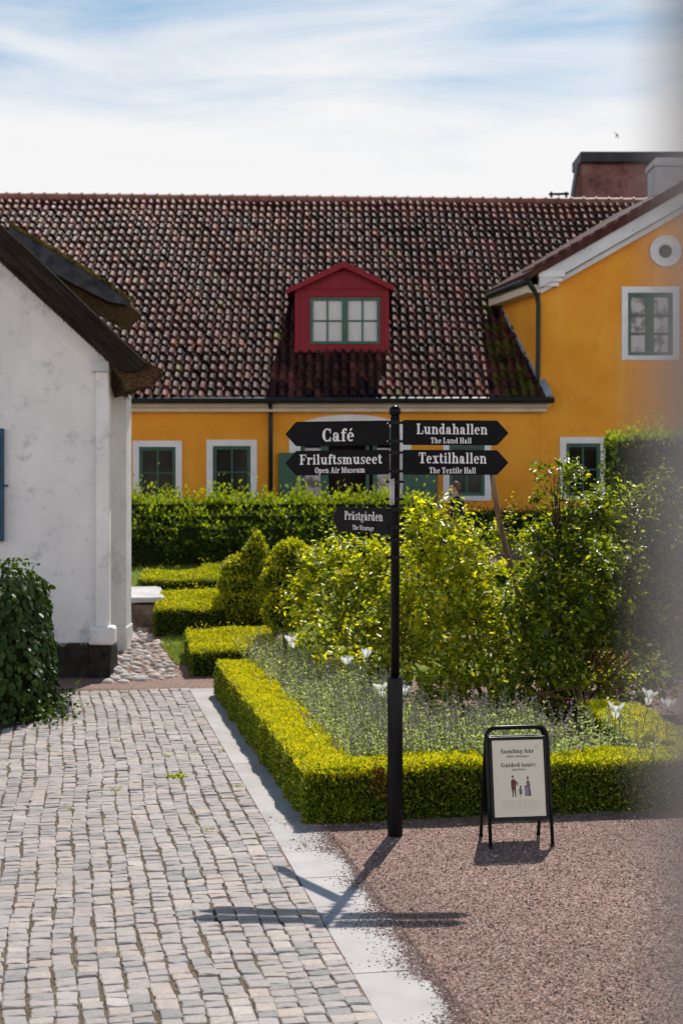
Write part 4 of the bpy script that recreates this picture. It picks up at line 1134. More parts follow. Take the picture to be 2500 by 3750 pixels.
# ------------------------------------------------------------------ loose shrubs
def shrub(name, label, cat, clumps, bases, mat, twigs=86, per=12, L=.082, tone=(.45, .22), group=None, stem_r=.011, droop=.25, wild=.35, upb=.45):
    bx_, by_ = on_ground(*bases[0]) if not isinstance(bases[0], Vector) else (bases[0].x, bases[0].y)
    root = thing(name, label, cat, (bx_, by_, g(by_)), group)
    V6, TT, S0, S1, R0, R1 = [], [], [], [], [], []
    mb = MB()
    for i, (px, py, Y, rp) in enumerate(clumps):
        c = np.array(P(px, py, Y)); r = rp*Y/F
        n = int(twigs*(r/.42)**2)
        d = rand_dirs(n); rad = rng.random(n)**.42*r*(1 + .28*lump(d*2.0 + i, .6))
        o = c + d*rad[:, None]*np.array([[1, 1, .92]])
        td = unit(d*.55 + rng.normal(0, wild, (n, 3)) + np.array([[0, 0, upb]]))
        tl = rng.uniform(.14, .34, n)
        sh_ = rng.random(n) < .12          # long young shoots standing out of the bush
        tl = np.where(sh_, tl + rng.uniform(.08, .22, n), tl); td = unit(td + sh_[:, None]*np.array([[0, 0, 1.2]]))
        tip = o + td*tl[:, None]; tip[:, 2] -= .02
        S0.append(o); S1.append(tip); R0.append(np.full(n, .0026)); R1.append(np.full(n, .0012))
        bt = rng.normal(0, .10, n)
        for k in range(per):
            s = .08 + .92*(k+.5*rng.random(n))/per
            p = o + td*(tl*s)[:, None]
            sd_ = unit(np.cross(td, rand_dirs(n)))
            ax = sd_*.9 + td*.5 + np.array([[0, 0, -droop]])
            nr = np.array([[0, 0, 1.0]]) + rng.normal(0, .35, (n, 3)) + td*.25
            p = p + sd_*rng.uniform(.005, .045, n)[:, None]
            Ls = L*rng.uniform(.40, 1.35, n)*(1.12 - .5*s)
            v, _ = leaf_six(p, ax, nr, Ls, Ls*rng.uniform(.55, .75, n)); V6.append(v)
            out = np.clip(rad/r, 0, 1.2)
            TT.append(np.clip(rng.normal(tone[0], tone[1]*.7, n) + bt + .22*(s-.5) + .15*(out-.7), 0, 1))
        # a cane from the ground up into the clump
        b = bases[i % len(bases)]
        bx2, by2 = (on_ground(*b) if not isinstance(b, Vector) else (b.x, b.y))
        p0 = np.array([bx2 + random.gauss(0, .05), by2 + random.gauss(0, .05), g(by2) - .02])
        m1 = p0*.55 + c*.45 + np.array([random.gauss(0, .06), random.gauss(0, .06), .12])
        pts = [p0*(1-t)**2 + 2*m1*t*(1-t) + c*t*t for t in np.linspace(0, 1, 8)]
        mb.tube(pts, list(np.linspace(stem_r, stem_r*.4, 8)), 6)
        for _ in range(5):
            q = c + rand_dirs(1)[0]*r*.8; j = pts[random.randint(3, 6)]
            mb.tube([j, (j+q)/2 + np.array([0, 0, .03]), q], [stem_r*.45, stem_r*.32, stem_r*.2], 5)
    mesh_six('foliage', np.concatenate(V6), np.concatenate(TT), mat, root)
    mb.build('stems', M_TWIG, root)
    sticks('twigs', np.concatenate(S0), np.concatenate(S1), np.concatenate(R0), np.concatenate(R1), M_STEM, root)
    return root

shrub('rose_bush', 'spreading yellow green rose bush left of the signpost above the catmint', 'shrub',
      [(700, 1372, 18.6, 42), (735, 1330, 18.4, 58), (775, 1290, 18.6, 46), (800, 1365, 18.0, 66), (850, 1310, 18.2, 62), (745, 1420, 17.8, 50), (855, 1410, 17.6, 62), (800, 1465, 17.4, 52), (880, 1475, 17.2, 48), (890, 1355, 18.0, 48), (870, 1255, 18.4, 26), (730, 1480, 17.2, 46), (780, 1530, 16.8, 44), (850, 1545, 16.6, 50), (905, 1540, 16.6, 46), (910, 1300, 18.0, 44), (920, 1420, 17.6, 44)],
      [(845, 1530), (800, 1525), (880, 1535)], M_ROSE, tone=(.60, .24))
shrub('rose_bush', 'tall leaning rose bush just right of the signpost with dark bare canes', 'shrub',
      [(992, 1190, 16.7, 32), (958, 1235, 16.7, 36), (1035, 1240, 16.5, 54), (975, 1275, 16.9, 58), (1045, 1320, 16.4, 60), (945, 1330, 17.3, 50), (1100, 1385, 16.3, 52), (1020, 1405, 16.4, 62), (955, 1440, 16.9, 52), (1090, 1460, 16.1, 56), (1010, 1495, 16.3, 52), (1130, 1530, 15.9, 48), (950, 1520, 16.7, 40), (1075, 1222, 16.8, 18), (1060, 1545, 15.9, 44), (960, 1590, 15.9, 44), (1020, 1600, 15.7, 48), (1090, 1600, 15.5, 46), (1150, 1440, 16.9, 40), (1170, 1500, 16.7, 40), (1110, 1330, 16.6, 40), (1130, 1395, 16.5, 42), (900, 1440, 16.9, 46), (930, 1380, 17.0, 44)],
      [(1150, 1620), (1120, 1615), (1060, 1605)], M_ROSE, tone=(.62, .24), stem_r=.014)
shrub('rose_bush', 'big dark centred rose bush behind the poster board with one tall shoot', 'shrub',
      [(1300, 1230, 16.2, 56), (1370, 1215, 16.4, 58), (1440, 1200, 16.6, 58), (1510, 1190, 16.8, 62), (1570, 1230, 16.8, 64), (1265, 1290, 16.0, 52), (1340, 1305, 15.9, 64), (1420, 1290, 16.2, 66), (1500, 1290, 16.4, 66), (1570, 1330, 16.4, 64),
       (1255, 1375, 15.6, 50), (1330, 1395, 15.5, 62), (1410, 1385, 15.8, 62), (1490, 1390, 16.0, 62), (1280, 1465, 15.4, 52), (1360, 1480, 15.5, 54), (1440, 1470, 15.8, 58), (1520, 1440, 16.0, 54), (1230, 1540, 15.2, 44), (1300, 1555, 15.3, 40), (1385, 1290, 15.4, 36),
       (1272, 1090, 16.1, 24), (1310, 1118, 16.1, 30), (1268, 1150, 16.1, 24), (1505, 1120, 16.7, 26), (1530, 1150, 16.7, 34), (1235, 1215, 16.0, 20), (1180, 1590, 15.2, 40), (1240, 1610, 15.2, 36), (1450, 1550, 16.4, 44), (1520, 1530, 16.6, 50), (1350, 1580, 15.8, 36), (1570, 1440, 16.4, 56), (1200, 1390, 15.8, 44), (1205, 1460, 15.8, 42), (1222, 1330, 16.0, 40), (1165, 1420, 16.2, 36), (1225, 1500, 15.6, 42), (1160, 1540, 15.6, 40), (1290, 1600, 15.2, 36), (1440, 1600, 16.2, 40), (1500, 1600, 16.4, 44), (1340, 1180, 16.4, 36), (1400, 1160, 16.6, 34)],
      [(1275, 1650), (1300, 1655), (1255, 1645), (1320, 1650)], M_ROSE, tone=(.36, .28), stem_r=.015)
shrub('rose_bush', 'small bright rose bush behind the wooden stake in the middle distance', 'shrub',
      [(1120, 1240, 20.5, 38), (1175, 1225, 20.5, 30), (1195, 1262, 20.5, 34), (1110, 1290, 20.5, 34)],
      [Vector((2.3, 20.5, 0))], M_ROSE, tone=(.5, .24), twigs=80, L=.06)
# large-leaved clipped shrub against the white wall
def wallshrub():
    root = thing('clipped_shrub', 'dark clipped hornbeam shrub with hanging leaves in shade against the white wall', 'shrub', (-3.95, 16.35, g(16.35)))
    cx, cy = -4.28, 16.4; rx, ry, zt_ = .84, .8, 1.74
    n = 5200
    a = rng.uniform(0, 2*np.pi, n); z = rng.uniform(.02, 1.0, n)
    # rounded-square plan, shoulders eased at the top
    se = (np.abs(np.cos(a))**4 + np.abs(np.sin(a))**4)**(-.25)
    sh = np.where(z > .82, np.sqrt(np.clip(1 - ((z-.82)/.185)**2, 0, 1)), 1.0)
    belly = 1 + .05*np.sin(z*5) + .05*(1-z)
    dep = rng.exponential(.03, n)
    px_ = cx + rx*se*np.cos(a)*sh*belly*(1-dep); py_ = cy + ry*se*np.sin(a)*sh*belly*(1-dep)
    p = np.stack([px_, py_, z*zt_], 1)
    nn = unit(np.stack([np.cos(a)*sh, np.sin(a)*sh, np.clip((z-.8)*4, 0, 1)], 1))
    lm = lump(p, .7); p += nn*(.05*lm)[:, None]
    ax = np.array([[0, 0, -1.0]]) + nn*.45 + rng.normal(0, .38, (n, 3))
    nr = nn + rng.normal(0, .28, (n, 3)) + np.array([[0, 0, .25]])
    L = rng.uniform(.055, .105, n)
    v, _ = leaf_six(p, ax, nr, L, L*rng.uniform(.6, .75, n), .06, .08)
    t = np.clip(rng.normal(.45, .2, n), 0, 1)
    # loose sprouts: at the top and low by the paving
    m = 420
    k = rng.random(m)
    q = np.where((k < .35)[:, None], np.stack([cx + rng.uniform(-.7, .75, m), cy + rng.uniform(-.6, .3, m), zt_ + rng.uniform(-.02, .06, m)], 1),
                 np.stack([cx + .95 + rng.normal(0, .16, m), cy - .25 + rng.normal(0, .3, m), np.abs(rng.normal(.12, .11, m))], 1))
    v2, _ = leaf_six(q, rand_dirs(m) + np.array([[.3, -.2, .1]]), np.array([[0, 0, 1.]]) + rng.normal(0, .5, (m, 3)), rng.uniform(.05, .09, m), rng.uniform(.035, .055, m), .08, .1)
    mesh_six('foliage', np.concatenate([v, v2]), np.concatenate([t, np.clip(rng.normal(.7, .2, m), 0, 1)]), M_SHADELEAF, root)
    mb = MB()
    mb.box(cx-rx*.86, cx+rx*.86, cy-ry*.84, cy+ry*.84, 0, zt_*.9); mb.build('light_blocking_core', M_CORE, root, bevel=.2, seg=4)
    mb = MB()
    for i in range(5): 
        x0 = cx + random.uniform(-.3, .3); mb.tube([(x0, cy, -.02), (x0+random.uniform(-.2, .2), cy+random.uniform(-.2, .2), 1.2)], [.02, .01], 6)
    mb.build('stems', M_TWIG, root)
wallshrub()

# ------------------------------------------------------------------ catmint
def inner_left(y): return -0.29 - .19*(y-11.23) + .52
n = 2600
ys_c = rng.uniform(11.95, 18.7, n)
side_ = rng.random(n) < .50
xs_c = np.where(side_, inner_left(ys_c) + rng.uniform(-.08, 1.15, n), rng.uniform(.2, 2.75, n))
ys_c = np.where(side_, ys_c, rng.uniform(11.95, 13.6, n))
front = (~side_) & (xs_c < inner_left(ys_c)); xs_c[front] = inner_left(ys_c[front]) + rng.uniform(0, .6, front.sum())
keepc = ~((xs_c > 1.85) & (rng.random(n) < .72))
xs_c, ys_c = xs_c[keepc], ys_c[keepc]; n = len(xs_c)
b0 = np.stack([xs_c, ys_c, gv(ys_c)], 1)
hh = rng.uniform(.42, .80, n) * np.where(ys_c > 16.5, 1.12, 1.0)
lean = np.stack([rng.normal(-.10, .17, n), rng.normal(-.10, .17, n), np.zeros(n)], 1)
def cstem(s): return b0 + lean*(hh*s**1.6)[:, None] + np.array([[0, 0, 1.]])*(hh*s)[:, None]
catmint = []
roots = thing('catmint', 'bank of grey green catmint with mauve flower spikes inside the box hedge', 'plants', (.3, 13.0, 0))
roots['kind'] = 'stuff'
S0 = np.concatenate([cstem(a) for a in (0, .34, .67)]); S1 = np.concatenate([cstem(a) for a in (.34, .67, 1.0)])
sticks('stems', S0, S1, np.full(len(S0), .0022), np.full(len(S0), .0017), M_STEM, roots)
Qs, Ts = [], []
for k in range(12):
    s = np.full(n, .08 + .74*k/12) + rng.normal(0, .02, n)
    p = cstem(np.clip(s, 0.02, 1)); a0 = rng.uniform(0, 2*np.pi, n)
    for da in (0, math.pi):
        ax = np.stack([np.cos(a0+da), np.sin(a0+da), rng.normal(.35, .3, n)], 1)
        L = rng.uniform(.032, .060, n)*(1.15 - .45*s)
        Qs.append(leaf_quads(p, ax, np.array([[0, 0, 1.]]) + rng.normal(0, .3, (n, 3)), L, L*.6)); Ts.append(np.clip(rng.normal(.5, .25, n), 0, 1))
    # little side shoots
    a1 = rng.uniform(0, 2*np.pi, n); q = p + np.stack([np.cos(a1), np.sin(a1), 0*a1 + .6], 1)*rng.uniform(.02, .06, n)[:, None]
    L = rng.uniform(.014, .026, n)
    Qs.append(leaf_quads(q, rand_dirs(n) + np.array([[0, 0, .5]]), np.array([[0, 0, 1.]]) + rng.normal(0, .4, (n, 3)), L, L*.6)); Ts.append(np.clip(rng.normal(.6, .25, n), 0, 1))
mesh_quads('leaves', np.concatenate(Qs), np.concatenate(Ts), M_CATLEAF, roots)
fl = rng.random(n) < .42
Qs, Ts = [], []
for k in range(9):
    p = cstem(np.full(n, .74 + .27*k/9))[fl]; m = len(p)
    for _ in range(2):
        L = rng.uniform(.011, .022, m)
        Qs.append(leaf_quads(p + rng.normal(0, .005, (m, 3)), rand_dirs(m) + np.array([[0, 0, .3]]), rand_dirs(m), L, L*.8)); Ts.append(rng.random(m))
mesh_quads('flowers', np.concatenate(Qs), np.concatenate(Ts), M_CATFLOWER, roots)

# ------------------------------------------------------------------ white tulips
def tulip(base, head, label, openess, leaves=3, tiltdir=(0, 0)):
    base = Vector(base); head = Vector(head)
    root = thing('white_tulip', label, 'flower', base, 'white lily-flowered tulips in the bed')
    mid = (base+head)/2 + Vector((random.uniform(-.02, .02), 0, .02))
    mb = MB()
    pts = [base.lerp(mid, t).lerp(mid.lerp(head, t), t) for t in [i/8 for i in range(9)]]
    mb.tube(pts, [.0055]*5 + [.005, .0045, .0042, .004], 6); mb.build('stem', M_STEM, root, smooth=True)
    ax = (pts[-1]-pts[-2]).normalized()
    ux = ax.cross(Vector((0, 1, 0))).normalized(); uy = ax.cross(ux)
    V = []; Fq = []
    for k in range(6):
        a = k*math.pi/3 + .3; op = openess*(1 if k % 2 else .72)*random.uniform(.8, 1.25)
        if k == 4 and openess > .9: op = 2.3
        rd = ux*math.cos(a) + uy*math.sin(a); td = ax.cross(rd)
        L = random.uniform(.098, .115)
        b = len(V)
        for i in range(7):
            s = i/6
            ang = op*(.25 + .9*s**1.3) * .75
            # centre line bows out from the cup, then flares at the pointed tip
            r = .012 + L*(.34*math.sin(min(s*1.5, 1.57)) + (.62*max(0, s-.35)**1.2)*op*.9)
            h = L*(s*(1 - .25*op*s) - (.35*s*s if op > 2 else 0))
            if op > 2: h = L*(.15*s - .95*s*s)
            wd = .036*math.sin(math.pi*min(.999, (.10 + .90*s)))**.8 * (1 if s < .99 else 0.05)
            c = head + rd*r + ax*h
            for j in (-1, 0, 1): V.append(c + td*wd*j - rd*(.006 if j else 0)*(1-s) * -1)
        for i in range(6):
            for j in range(2): Fq.append((b+i*3+j, b+i*3+j+1, b+(i+1)*3+j+1, b+(i+1)*3+j))
    npmesh('petals', np.array([tuple(v) for v in V]), np.array(Fq), M_PETAL, root, rng.random(len(Fq)), smooth=True)
    mb = MB(); mb.tube([head+ax*.004, head+ax*.03], [.004, .0035], 6)
    for k in range(5):
        a = k*1.256; mb.tube([head+ax*.004, head+ax*.026+(ux*math.cos(a)+uy*math.sin(a))*.012], [.0015, .0022], 5)
    mb.build('stamens', M_MOSS, root)
    if leaves:
        V = []; Fq = []
        for k in range(leaves):
            a = random.uniform(0, 6.28); rd = Vector((math.cos(a), math.sin(a), 0)); td = Vector((-math.sin(a), math.cos(a), 0)); L = random.uniform(.22, .34); b = len(V)
            for i in range(6):
                s = i/5; c = base + rd*(.01 + .35*L*s*s) + Vector((0, 0, L*(s-.25*s*s))); wd = .022*math.sin(math.pi*min(.98, .15+.85*s))
                V += [c - td*wd, c + rd*-.006, c + td*wd]
            for i in range(5):
                for j in range(2): Fq.append((b+i*3+j, b+i*3+j+1, b+(i+1)*3+j+1, b+(i+1)*3+j))
        npmesh('leaves', np.array([tuple(v) for v in V]), np.array(Fq), M_DARKLEAF, root, rng.uniform(.2, .6, len(Fq)), smooth=True)
    return root
def tul(px, py, Y, bpx, label, op, **k):
    tulip((PX(bpx, Y), Y, g(Y)), P(px, py+14, Y), label, op, **k)
tul(1414, 1622, 12.5, 1408, 'open white tulip with one drooping petal, left one of the three by the right hedge', 1.0)
tul(1490, 1590, 12.7, 1450, 'open white tulip on a leaning stem, highest of the three by the right hedge', 1.05)
tul(1534, 1612, 12.6, 1518, 'open white tulip closest to the grey blurred post', .85)
tul(667, 1462, 16.0, 671, 'white tulip standing alone in the catmint left of the rose bush', .95)
tul(796, 1512, 15.2, 800, 'white tulip at the shaded foot of the left rose bush', .85)
tul(840, 1496, 15.6, 822, 'narrow half closed white tulip in the shadow of the left rose bush', .35)
tul(874, 1574, 13.6, 880, 'white tulip half hidden behind the signpost sleeve, showing at its left', 1.05)
tul(926, 1582, 13.7, 924, 'white tulip half hidden behind the signpost sleeve, showing at its right', .75)

# ------------------------------------------------------------------ garden oddments
stk = thing('wooden_stake', 'crooked wooden stake leaning among the rose bushes below the lower right sign', 'stake', (PX(1205, 18), 18.0, g(18)))
mb = MB(); sp_ = [(1128, 1075), (1131, 1100), (1134, 1125), (1141, 1165), (1146, 1195), (1158, 1250), (1168, 1285), (1184, 1335), (1200, 1420), (1212, 1560)]
pts = [P(a, b, 18 + .0*i) for i, (a, b) in enumerate(sp_)] + [(PX(1218, 18), 18, g(18)-.05)]
mb.tube(pts, [.031, .033, .035, .034, .037, .035, .037, .036, .036, .037, .038], 9); mb.build('pole', M_STAKE, stk, smooth=True)
mb = MB(); mb.tube([P(1146, 1192, 17.96), P(1150, 1188, 17.9), P(1153, 1183, 17.88)], [.016, .012, .008], 6); mb.build('knot', M_STAKE, stk)
iron = thing('plant_support', 'rusty iron ring support around the stems behind the poster board', 'plant support', (PX(1290, 14.6), 14.6, g(14.6)))
for zz, rr in ((.36, .30), (.52, .27)):
    mb = MB(); c = (PX(1290, 14.6), 14.6)
    mb.tube([(c[0]+rr*math.cos(a), c[1]+rr*math.sin(a), zz+.02*math.sin(2*a)) for a in [i*2*math.pi/28 for i in range(29)]], .009, 6); mb.build('ring', M_RUST, iron, smooth=True)
for a in (-2.4, -.8, .8, 2.4):
    mb = MB(); x, y = c[0]+.29*math.cos(a), c[1]+.29*math.sin(a)
    mb.tube([(x, y, -.02), (x, y, .58), (x+.03*math.cos(a), y+.03*math.sin(a), .61), (x+.05*math.cos(a), y+.05*math.sin(a), .57)], .008, 6); mb.build('leg', M_RUST, iron)
pot = thing('terracotta_pot', 'large terracotta pot half hidden behind the big rose bush', 'pot', (PX(1405, 18.2), 18.2, g(18.2)))
mb = MB(); mb.lathe([(.17, 0), (.19, .02), (.25, .28), (.265, .44), (.30, .45), (.305, .53), (.29, .545), (.255, .545), (.245, .50), (.01, .48)], (PX(1405, 18.2), 18.2, g(18.2)), 36); mb.build('body', M_TERRA, pot, smooth=True)
mb = MB(); mb.lathe([(.001, .50), (.244, .50), (.244, .485)], (PX(1405, 18.2), 18.2, g(18.2)), 24); mb.build('potting_soil', M_SOIL, pot)
sb = thing('stone_block', 'small flat stone block on the gravel behind the white tulips', 'stone', (PX(1480, 15.6), 15.6, 0))
mb = MB(); mb.box(PX(1460, 15.6), PX(1500, 15.6), 15.5, 15.8, -.02, .10); mb.build('block', M_ROUGHSTONE, sb, bevel=.025, seg=3)
mb = MB(); mb.box(PX(1464, 15.6), PX(1480, 15.6), 15.6, 15.76, .098, .19); mb.build('upper_stone', M_BENCH, sb, bevel=.03, seg=3)

# weeds in the joints of the setts
def weed(px, py, size, label, nl, group='weeds in the paving joints'):
    x, y = on_ground(px, py)
    root = thing('weed', label, 'weed', (x, y, .02), group)
    V6, TT = [], []
    n = nl; a = rng.uniform(0, 2*np.pi, n); d = np.stack([np.cos(a), np.sin(a), rng.uniform(.05, .5, n)], 1)
    for k in range(5):
        s = (k+1)/5
        p = np.array([[x, y, .022]]) + d*(size*s*rng.uniform(.7, 1.1, n))[:, None]
        v, _ = leaf_six(p, d + rng.normal(0, .6, (n, 3)), np.array([[0, 0, 1.]]) + rng.normal(0, .3, (n, 3)), np.full(n, size*.32), np.full(n, size*.16), .08, .1); V6.append(v); TT.append(rng.uniform(.3, .9, n))
    mesh_six('leaves', np.concatenate(V6), np.concatenate(TT), M_ROSE, root)
    sticks('stems', np.repeat(np.array([[x, y, .018]]), n, 0), np.array([[x, y, .022]]) + d*size, np.full(n, .0015), np.full(n, .001), M_STEM, root)
weed(405, 1792, .095, 'largest green weed rosette growing in the middle of the sett paving', 22)
weed(381, 1742, .06, 'small weed just above the largest rosette on the setts', 8)
weed(268, 1822, .055, 'weed on the setts left of the largest rosette', 8)
weed(155, 1866, .05, 'weed on the setts below the clipped shrub, farther left', 7)
weed(478, 1912, .05, 'pale weed on the setts halfway between the rosette and the kerb', 7)
weed(510, 1733, .05, 'weed tuft in the joint near the upper part of the kerb', 8)
weed(546, 1812, .045, 'weed tuft in the kerb joint opposite the largest rosette', 7)
weed(262, 1707, .05, 'weed near the shadow edge in front of the clipped shrub', 7)

# ------------------------------------------------------------------ slab-serif lettering
def R_(x0, y0, x1, y1): return [[(x0, y0), (x1, y0), (x1, y1), (x0, y1)]]
def A_(cx, cy, rx, ry, a0, a1, wx, wy, n=14):
    o = []
    for i in range(n):
        t0 = math.radians(a0 + (a1-a0)*i/n); t1 = math.radians(a0 + (a1-a0)*(i+1)/n)
        f = lambda t, e: (cx + (rx-wx*e)*math.cos(t), cy + (ry-wy*e)*math.sin(t))
        o.append([f(t0, 0), f(t1, 0), f(t1, 1), f(t0, 1)])
    return o
def B_(x0, y0, x1, y1, w): return [[(x0-w/2, y0), (x0+w/2, y0), (x1+w/2, y1), (x1-w/2, y1)]]
def O_(cx, cy, r, n=12): return [[(cx+r*math.cos(2*math.pi*i/n), cy+r*math.sin(2*math.pi*i/n)) for i in range(n)]]
SW, TW, SH, XH = .20, .085, .085, .70
def stem(x, top, lf=True): return R_(x, 0, x+SW, top) + R_(x-.08, 0, x+SW+.08, SH) + (R_(x-.09, top-SH, x+.05, top) if lf else [])
def glyph(c):
    bowl = A_(.29, .34, .27, .355, 0, 360, .18, .075, 22)
    if c == ' ': return [], .30
    if c in 'äåöé':
        b, a = glyph({'ä': 'a', 'å': 'a', 'ö': 'o', 'é': 'e'}[c])
        cx = a*.44
        if c in 'äö': return b + O_(cx-.15, .88, .085) + O_(cx+.15, .88, .085), a
        if c == 'å': return b + A_(cx, .90, .13, .12, 0, 360, .06, .06, 14), a
        return b + [[(cx-.06, .78), (cx+.03, .78), (cx+.20, 1.0), (cx+.02, 1.0)]], a
    if c == 'a': return A_(.29, .46, .25, .24, -5, 165, .19, .075) + O_(.15, .50, .085) + R_(.34, .10, .54, .46) + A_(.24, .20, .22, .215, 0, 360, .17, .07, 18) + R_(.50, 0, .66, .085) + R_(.40, 0, .54, .14), .70
    if c == 'b': return R_(.06, .02, .26, 1) + R_(-.03, 1-SH, .12, 1) + A_(.36, .34, .29, .355, 0, 360, .19, .075, 22), .70
    if c == 'c': return A_(.32, .34, .30, .355, 40, 320, .20, .075, 18) + O_(.50, .52, .09), .64
    if c == 'd': return bowl + R_(.39, 0, .59, 1) + R_(.26, 1-SH, .42, 1) + R_(.55, 0, .70, SH), .73
    if c == 'e': return A_(.32, .34, .30, .355, 0, 318, .20, .075, 20) + R_(.14, .33, .60, .40), .66
    if c == 'f': return stem(.10, .80, False) + A_(.34, .76, .24, .25, 50, 180, .19, .08, 10) + O_(.44, .88, .085) + R_(0, XH-SH, .44, XH), .46
    if c == 'g': return A_(.30, .46, .26, .24, 0, 360, .17, .07, 20) + A_(.30, -.10, .30, .17, 0, 360, .13, .06, 20) + R_(.12, .06, .44, .14) + O_(.58, .62, .075) + B_(.10, .06, .18, .24, .10), .68
    if c == 'h': return stem(.10, 1) + A_(.42, .42, .28, .285, 0, 160, .20, .085, 12) + R_(.50, 0, .70, .44) + R_(.42, 0, .78, SH), .82
    if c == 'i': return stem(.10, XH) + O_(.20, .88, .105), .42
    if c == 'k': return stem(.10, 1) + B_(.30, .30, .56, .66, .12) + B_(.40, .40, .62, .03, .20) + R_(.42, XH-SH, .70, XH) + R_(.44, 0, .78, SH), .80
    if c == 'l': return stem(.10, 1), .42
    if c == 'm': return stem(.10, XH) + A_(.39, .42, .26, .285, 0, 160, .20, .085, 12) + R_(.45, 0, .65, .44) + R_(.38, 0, .73, SH) + A_(.76, .42, .27, .285, 0, 160, .20, .085, 12) + R_(.83, 0, 1.03, .44) + R_(.76, 0, 1.11, SH), 1.15
    if c == 'n': return stem(.10, XH) + A_(.42, .42, .28, .285, 0, 160, .20, .085, 12) + R_(.50, 0, .70, .44) + R_(.42, 0, .78, SH), .82
    if c == 'o': return A_(.33, .345, .31, .36, 0, 360, .20, .075, 24), .68
    if c == 'p': return R_(.10, -.28, .30, XH) + R_(.01, XH-SH, .15, XH) + R_(.02, -.28, .38, -.28+SH) + A_(.40, .345, .29, .36, 0, 360, .19, .075, 22), .74
    if c == 'r': return stem(.10, XH) + A_(.42, .44, .22, .26, 55, 170, .16, .09, 8) + O_(.52, .58, .10), .62
    if c == 's': return A_(.27, .52, .22, .185, 35, 275, .16, .075, 14) + A_(.27, .19, .24, .20, -145, 95, .16, .075, 14) + R_(.44, .46, .52, .70) + R_(.03, 0, .10, .24) + B_(.36, .26, .18, .44, .20), .56
    if c == 't': return R_(.10, .14, .30, .90) + R_(0, XH-SH, .42, XH) + A_(.30, .19, .20, .20, 180, 350, .18, .085, 10), .50
    if c == 'u': return R_(.10, .26, .30, XH) + R_(0, XH-SH, .15, XH) + A_(.34, .27, .24, .28, 180, 350, .20, .085, 12) + R_(.50, 0, .70, XH) + R_(.40, XH-SH, .55, XH) + R_(.66, 0, .80, SH), .83
    if c == 'v': return B_(.16, XH, .36, 0, .20) + B_(.58, XH, .38, 0, .10) + R_(0, XH-SH, .36, XH) + R_(.44, XH-SH, .74, XH), .72
    if c == 'x': return B_(.18, XH, .54, 0, .22) + B_(.54, XH, .18, 0, .10) + R_(.02, XH-SH, .36, XH) + R_(.40, XH-SH, .70, XH) + R_(0, 0, .32, SH) + R_(.38, 0, .72, SH), .74
    if c == 'A': return B_(.14, 0, .40, 1, .10) + B_(.44, 1, .72, 0, .23) + R_(.22, .30, .60, .375) + R_(0, 0, .30, SH) + R_(.52, 0, .94, SH) + R_(.30, 1-SH, .50, 1), .94
    if c == 'C': return A_(.42, .50, .40, .515, 48, 312, .23, .08, 20) + R_(.66, .64, .74, 1) + R_(.66, 0, .74, .34), .84
    if c == 'F': return R_(.10, 0, .33, 1) + R_(0, 0, .45, SH) + R_(0, 1-SH, .74, 1) + R_(.66, .70, .74, 1) + R_(.30, .47, .54, .55) + R_(.48, .36, .56, .66), .78
    if c == 'G': return A_(.42, .50, .40, .515, 48, 330, .23, .08, 20) + R_(.66, .64, .74, 1) + R_(.58, .06, .80, .42) + R_(.48, .37, .90, .44), .92
    if c == 'H': return R_(.10, 0, .33, 1) + R_(0, 0, .43, SH) + R_(0, 1-SH, .43, 1) + R_(.60, 0, .83, 1) + R_(.50, 0, .93, SH) + R_(.50, 1-SH, .93, 1) + R_(.3, .46, .62, .54), .96
    if c == 'L': return R_(.10, 0, .33, 1) + R_(0, 1-SH, .45, 1) + R_(0, 0, .74, SH) + R_(.66, 0, .74, .36), .78
    if c == 'M': return R_(.12, 0, .21, 1) + R_(0, 0, .33, SH) + R_(0, 1-SH, .26, 1) + B_(.24, 1, .52, .02, .22) + B_(.84, 1, .54, .02, .09) + R_(.80, 0, 1.03, 1) + R_(.70, 0, 1.13, SH) + R_(.86, 1-SH, 1.13, 1), 1.16
    if c == 'O': return A_(.44, .50, .42, .515, 0, 360, .23, .08, 26), .88
    if c == 'P': return R_(.10, 0, .33, 1) + R_(0, 0, .45, SH) + R_(0, 1-SH, .42, 1) + A_(.40, .72, .36, .28, -95, 95, .22, .08, 14) + R_(.3, .44, .42, .52), .80
    if c == 'S': return A_(.37, .74, .32, .275, 35, 280, .22, .08, 16) + A_(.37, .27, .34, .285, -145, 100, .22, .08, 16) + R_(.60, .66, .68, 1) + R_(.04, 0, .12, .34) + B_(.52, .38, .26, .62, .28), .76
    if c == 'T': return R_(.30, 0, .53, 1) + R_(.18, 0, .65, SH) + R_(.02, 1-SH, .81, 1) + R_(.02, .68, .09, 1) + R_(.74, .68, .81, 1), .84
    if c == 'V': return B_(.18, 1, .43, 0, .23) + B_(.70, 1, .46, 0, .10) + R_(0, 1-SH, .40, 1) + R_(.52, 1-SH, .88, 1), .86
    return R_(0, 0, .3, .6), .4
def lettering(s, width, cap):
    """polygons of a line of lettering fitted to a width; origin at the left end of its baseline"""
    x = 0; out = []
    for ch in s:
        ps, adv = glyph(ch)
        out += [[(px + x, py) for px, py in p] for p in ps]; x += adv + .035
    xs = [p[0] for q in out for p in q]; lo, hi = min(xs), max(xs); k = width/(hi-lo)
    return [[((px-lo)*k, py*cap) for px, py in p] for p in out]
def put(mb, polys, fn, lift=.0004):
    for i, p in enumerate(polys):
        # every stroke lies a hair above the last, as layers of vinyl do
        d = lift + (i % 40)*.00003
        mb.add([fn(x, y, d) for x, y in p], [tuple(range(len(p)))])

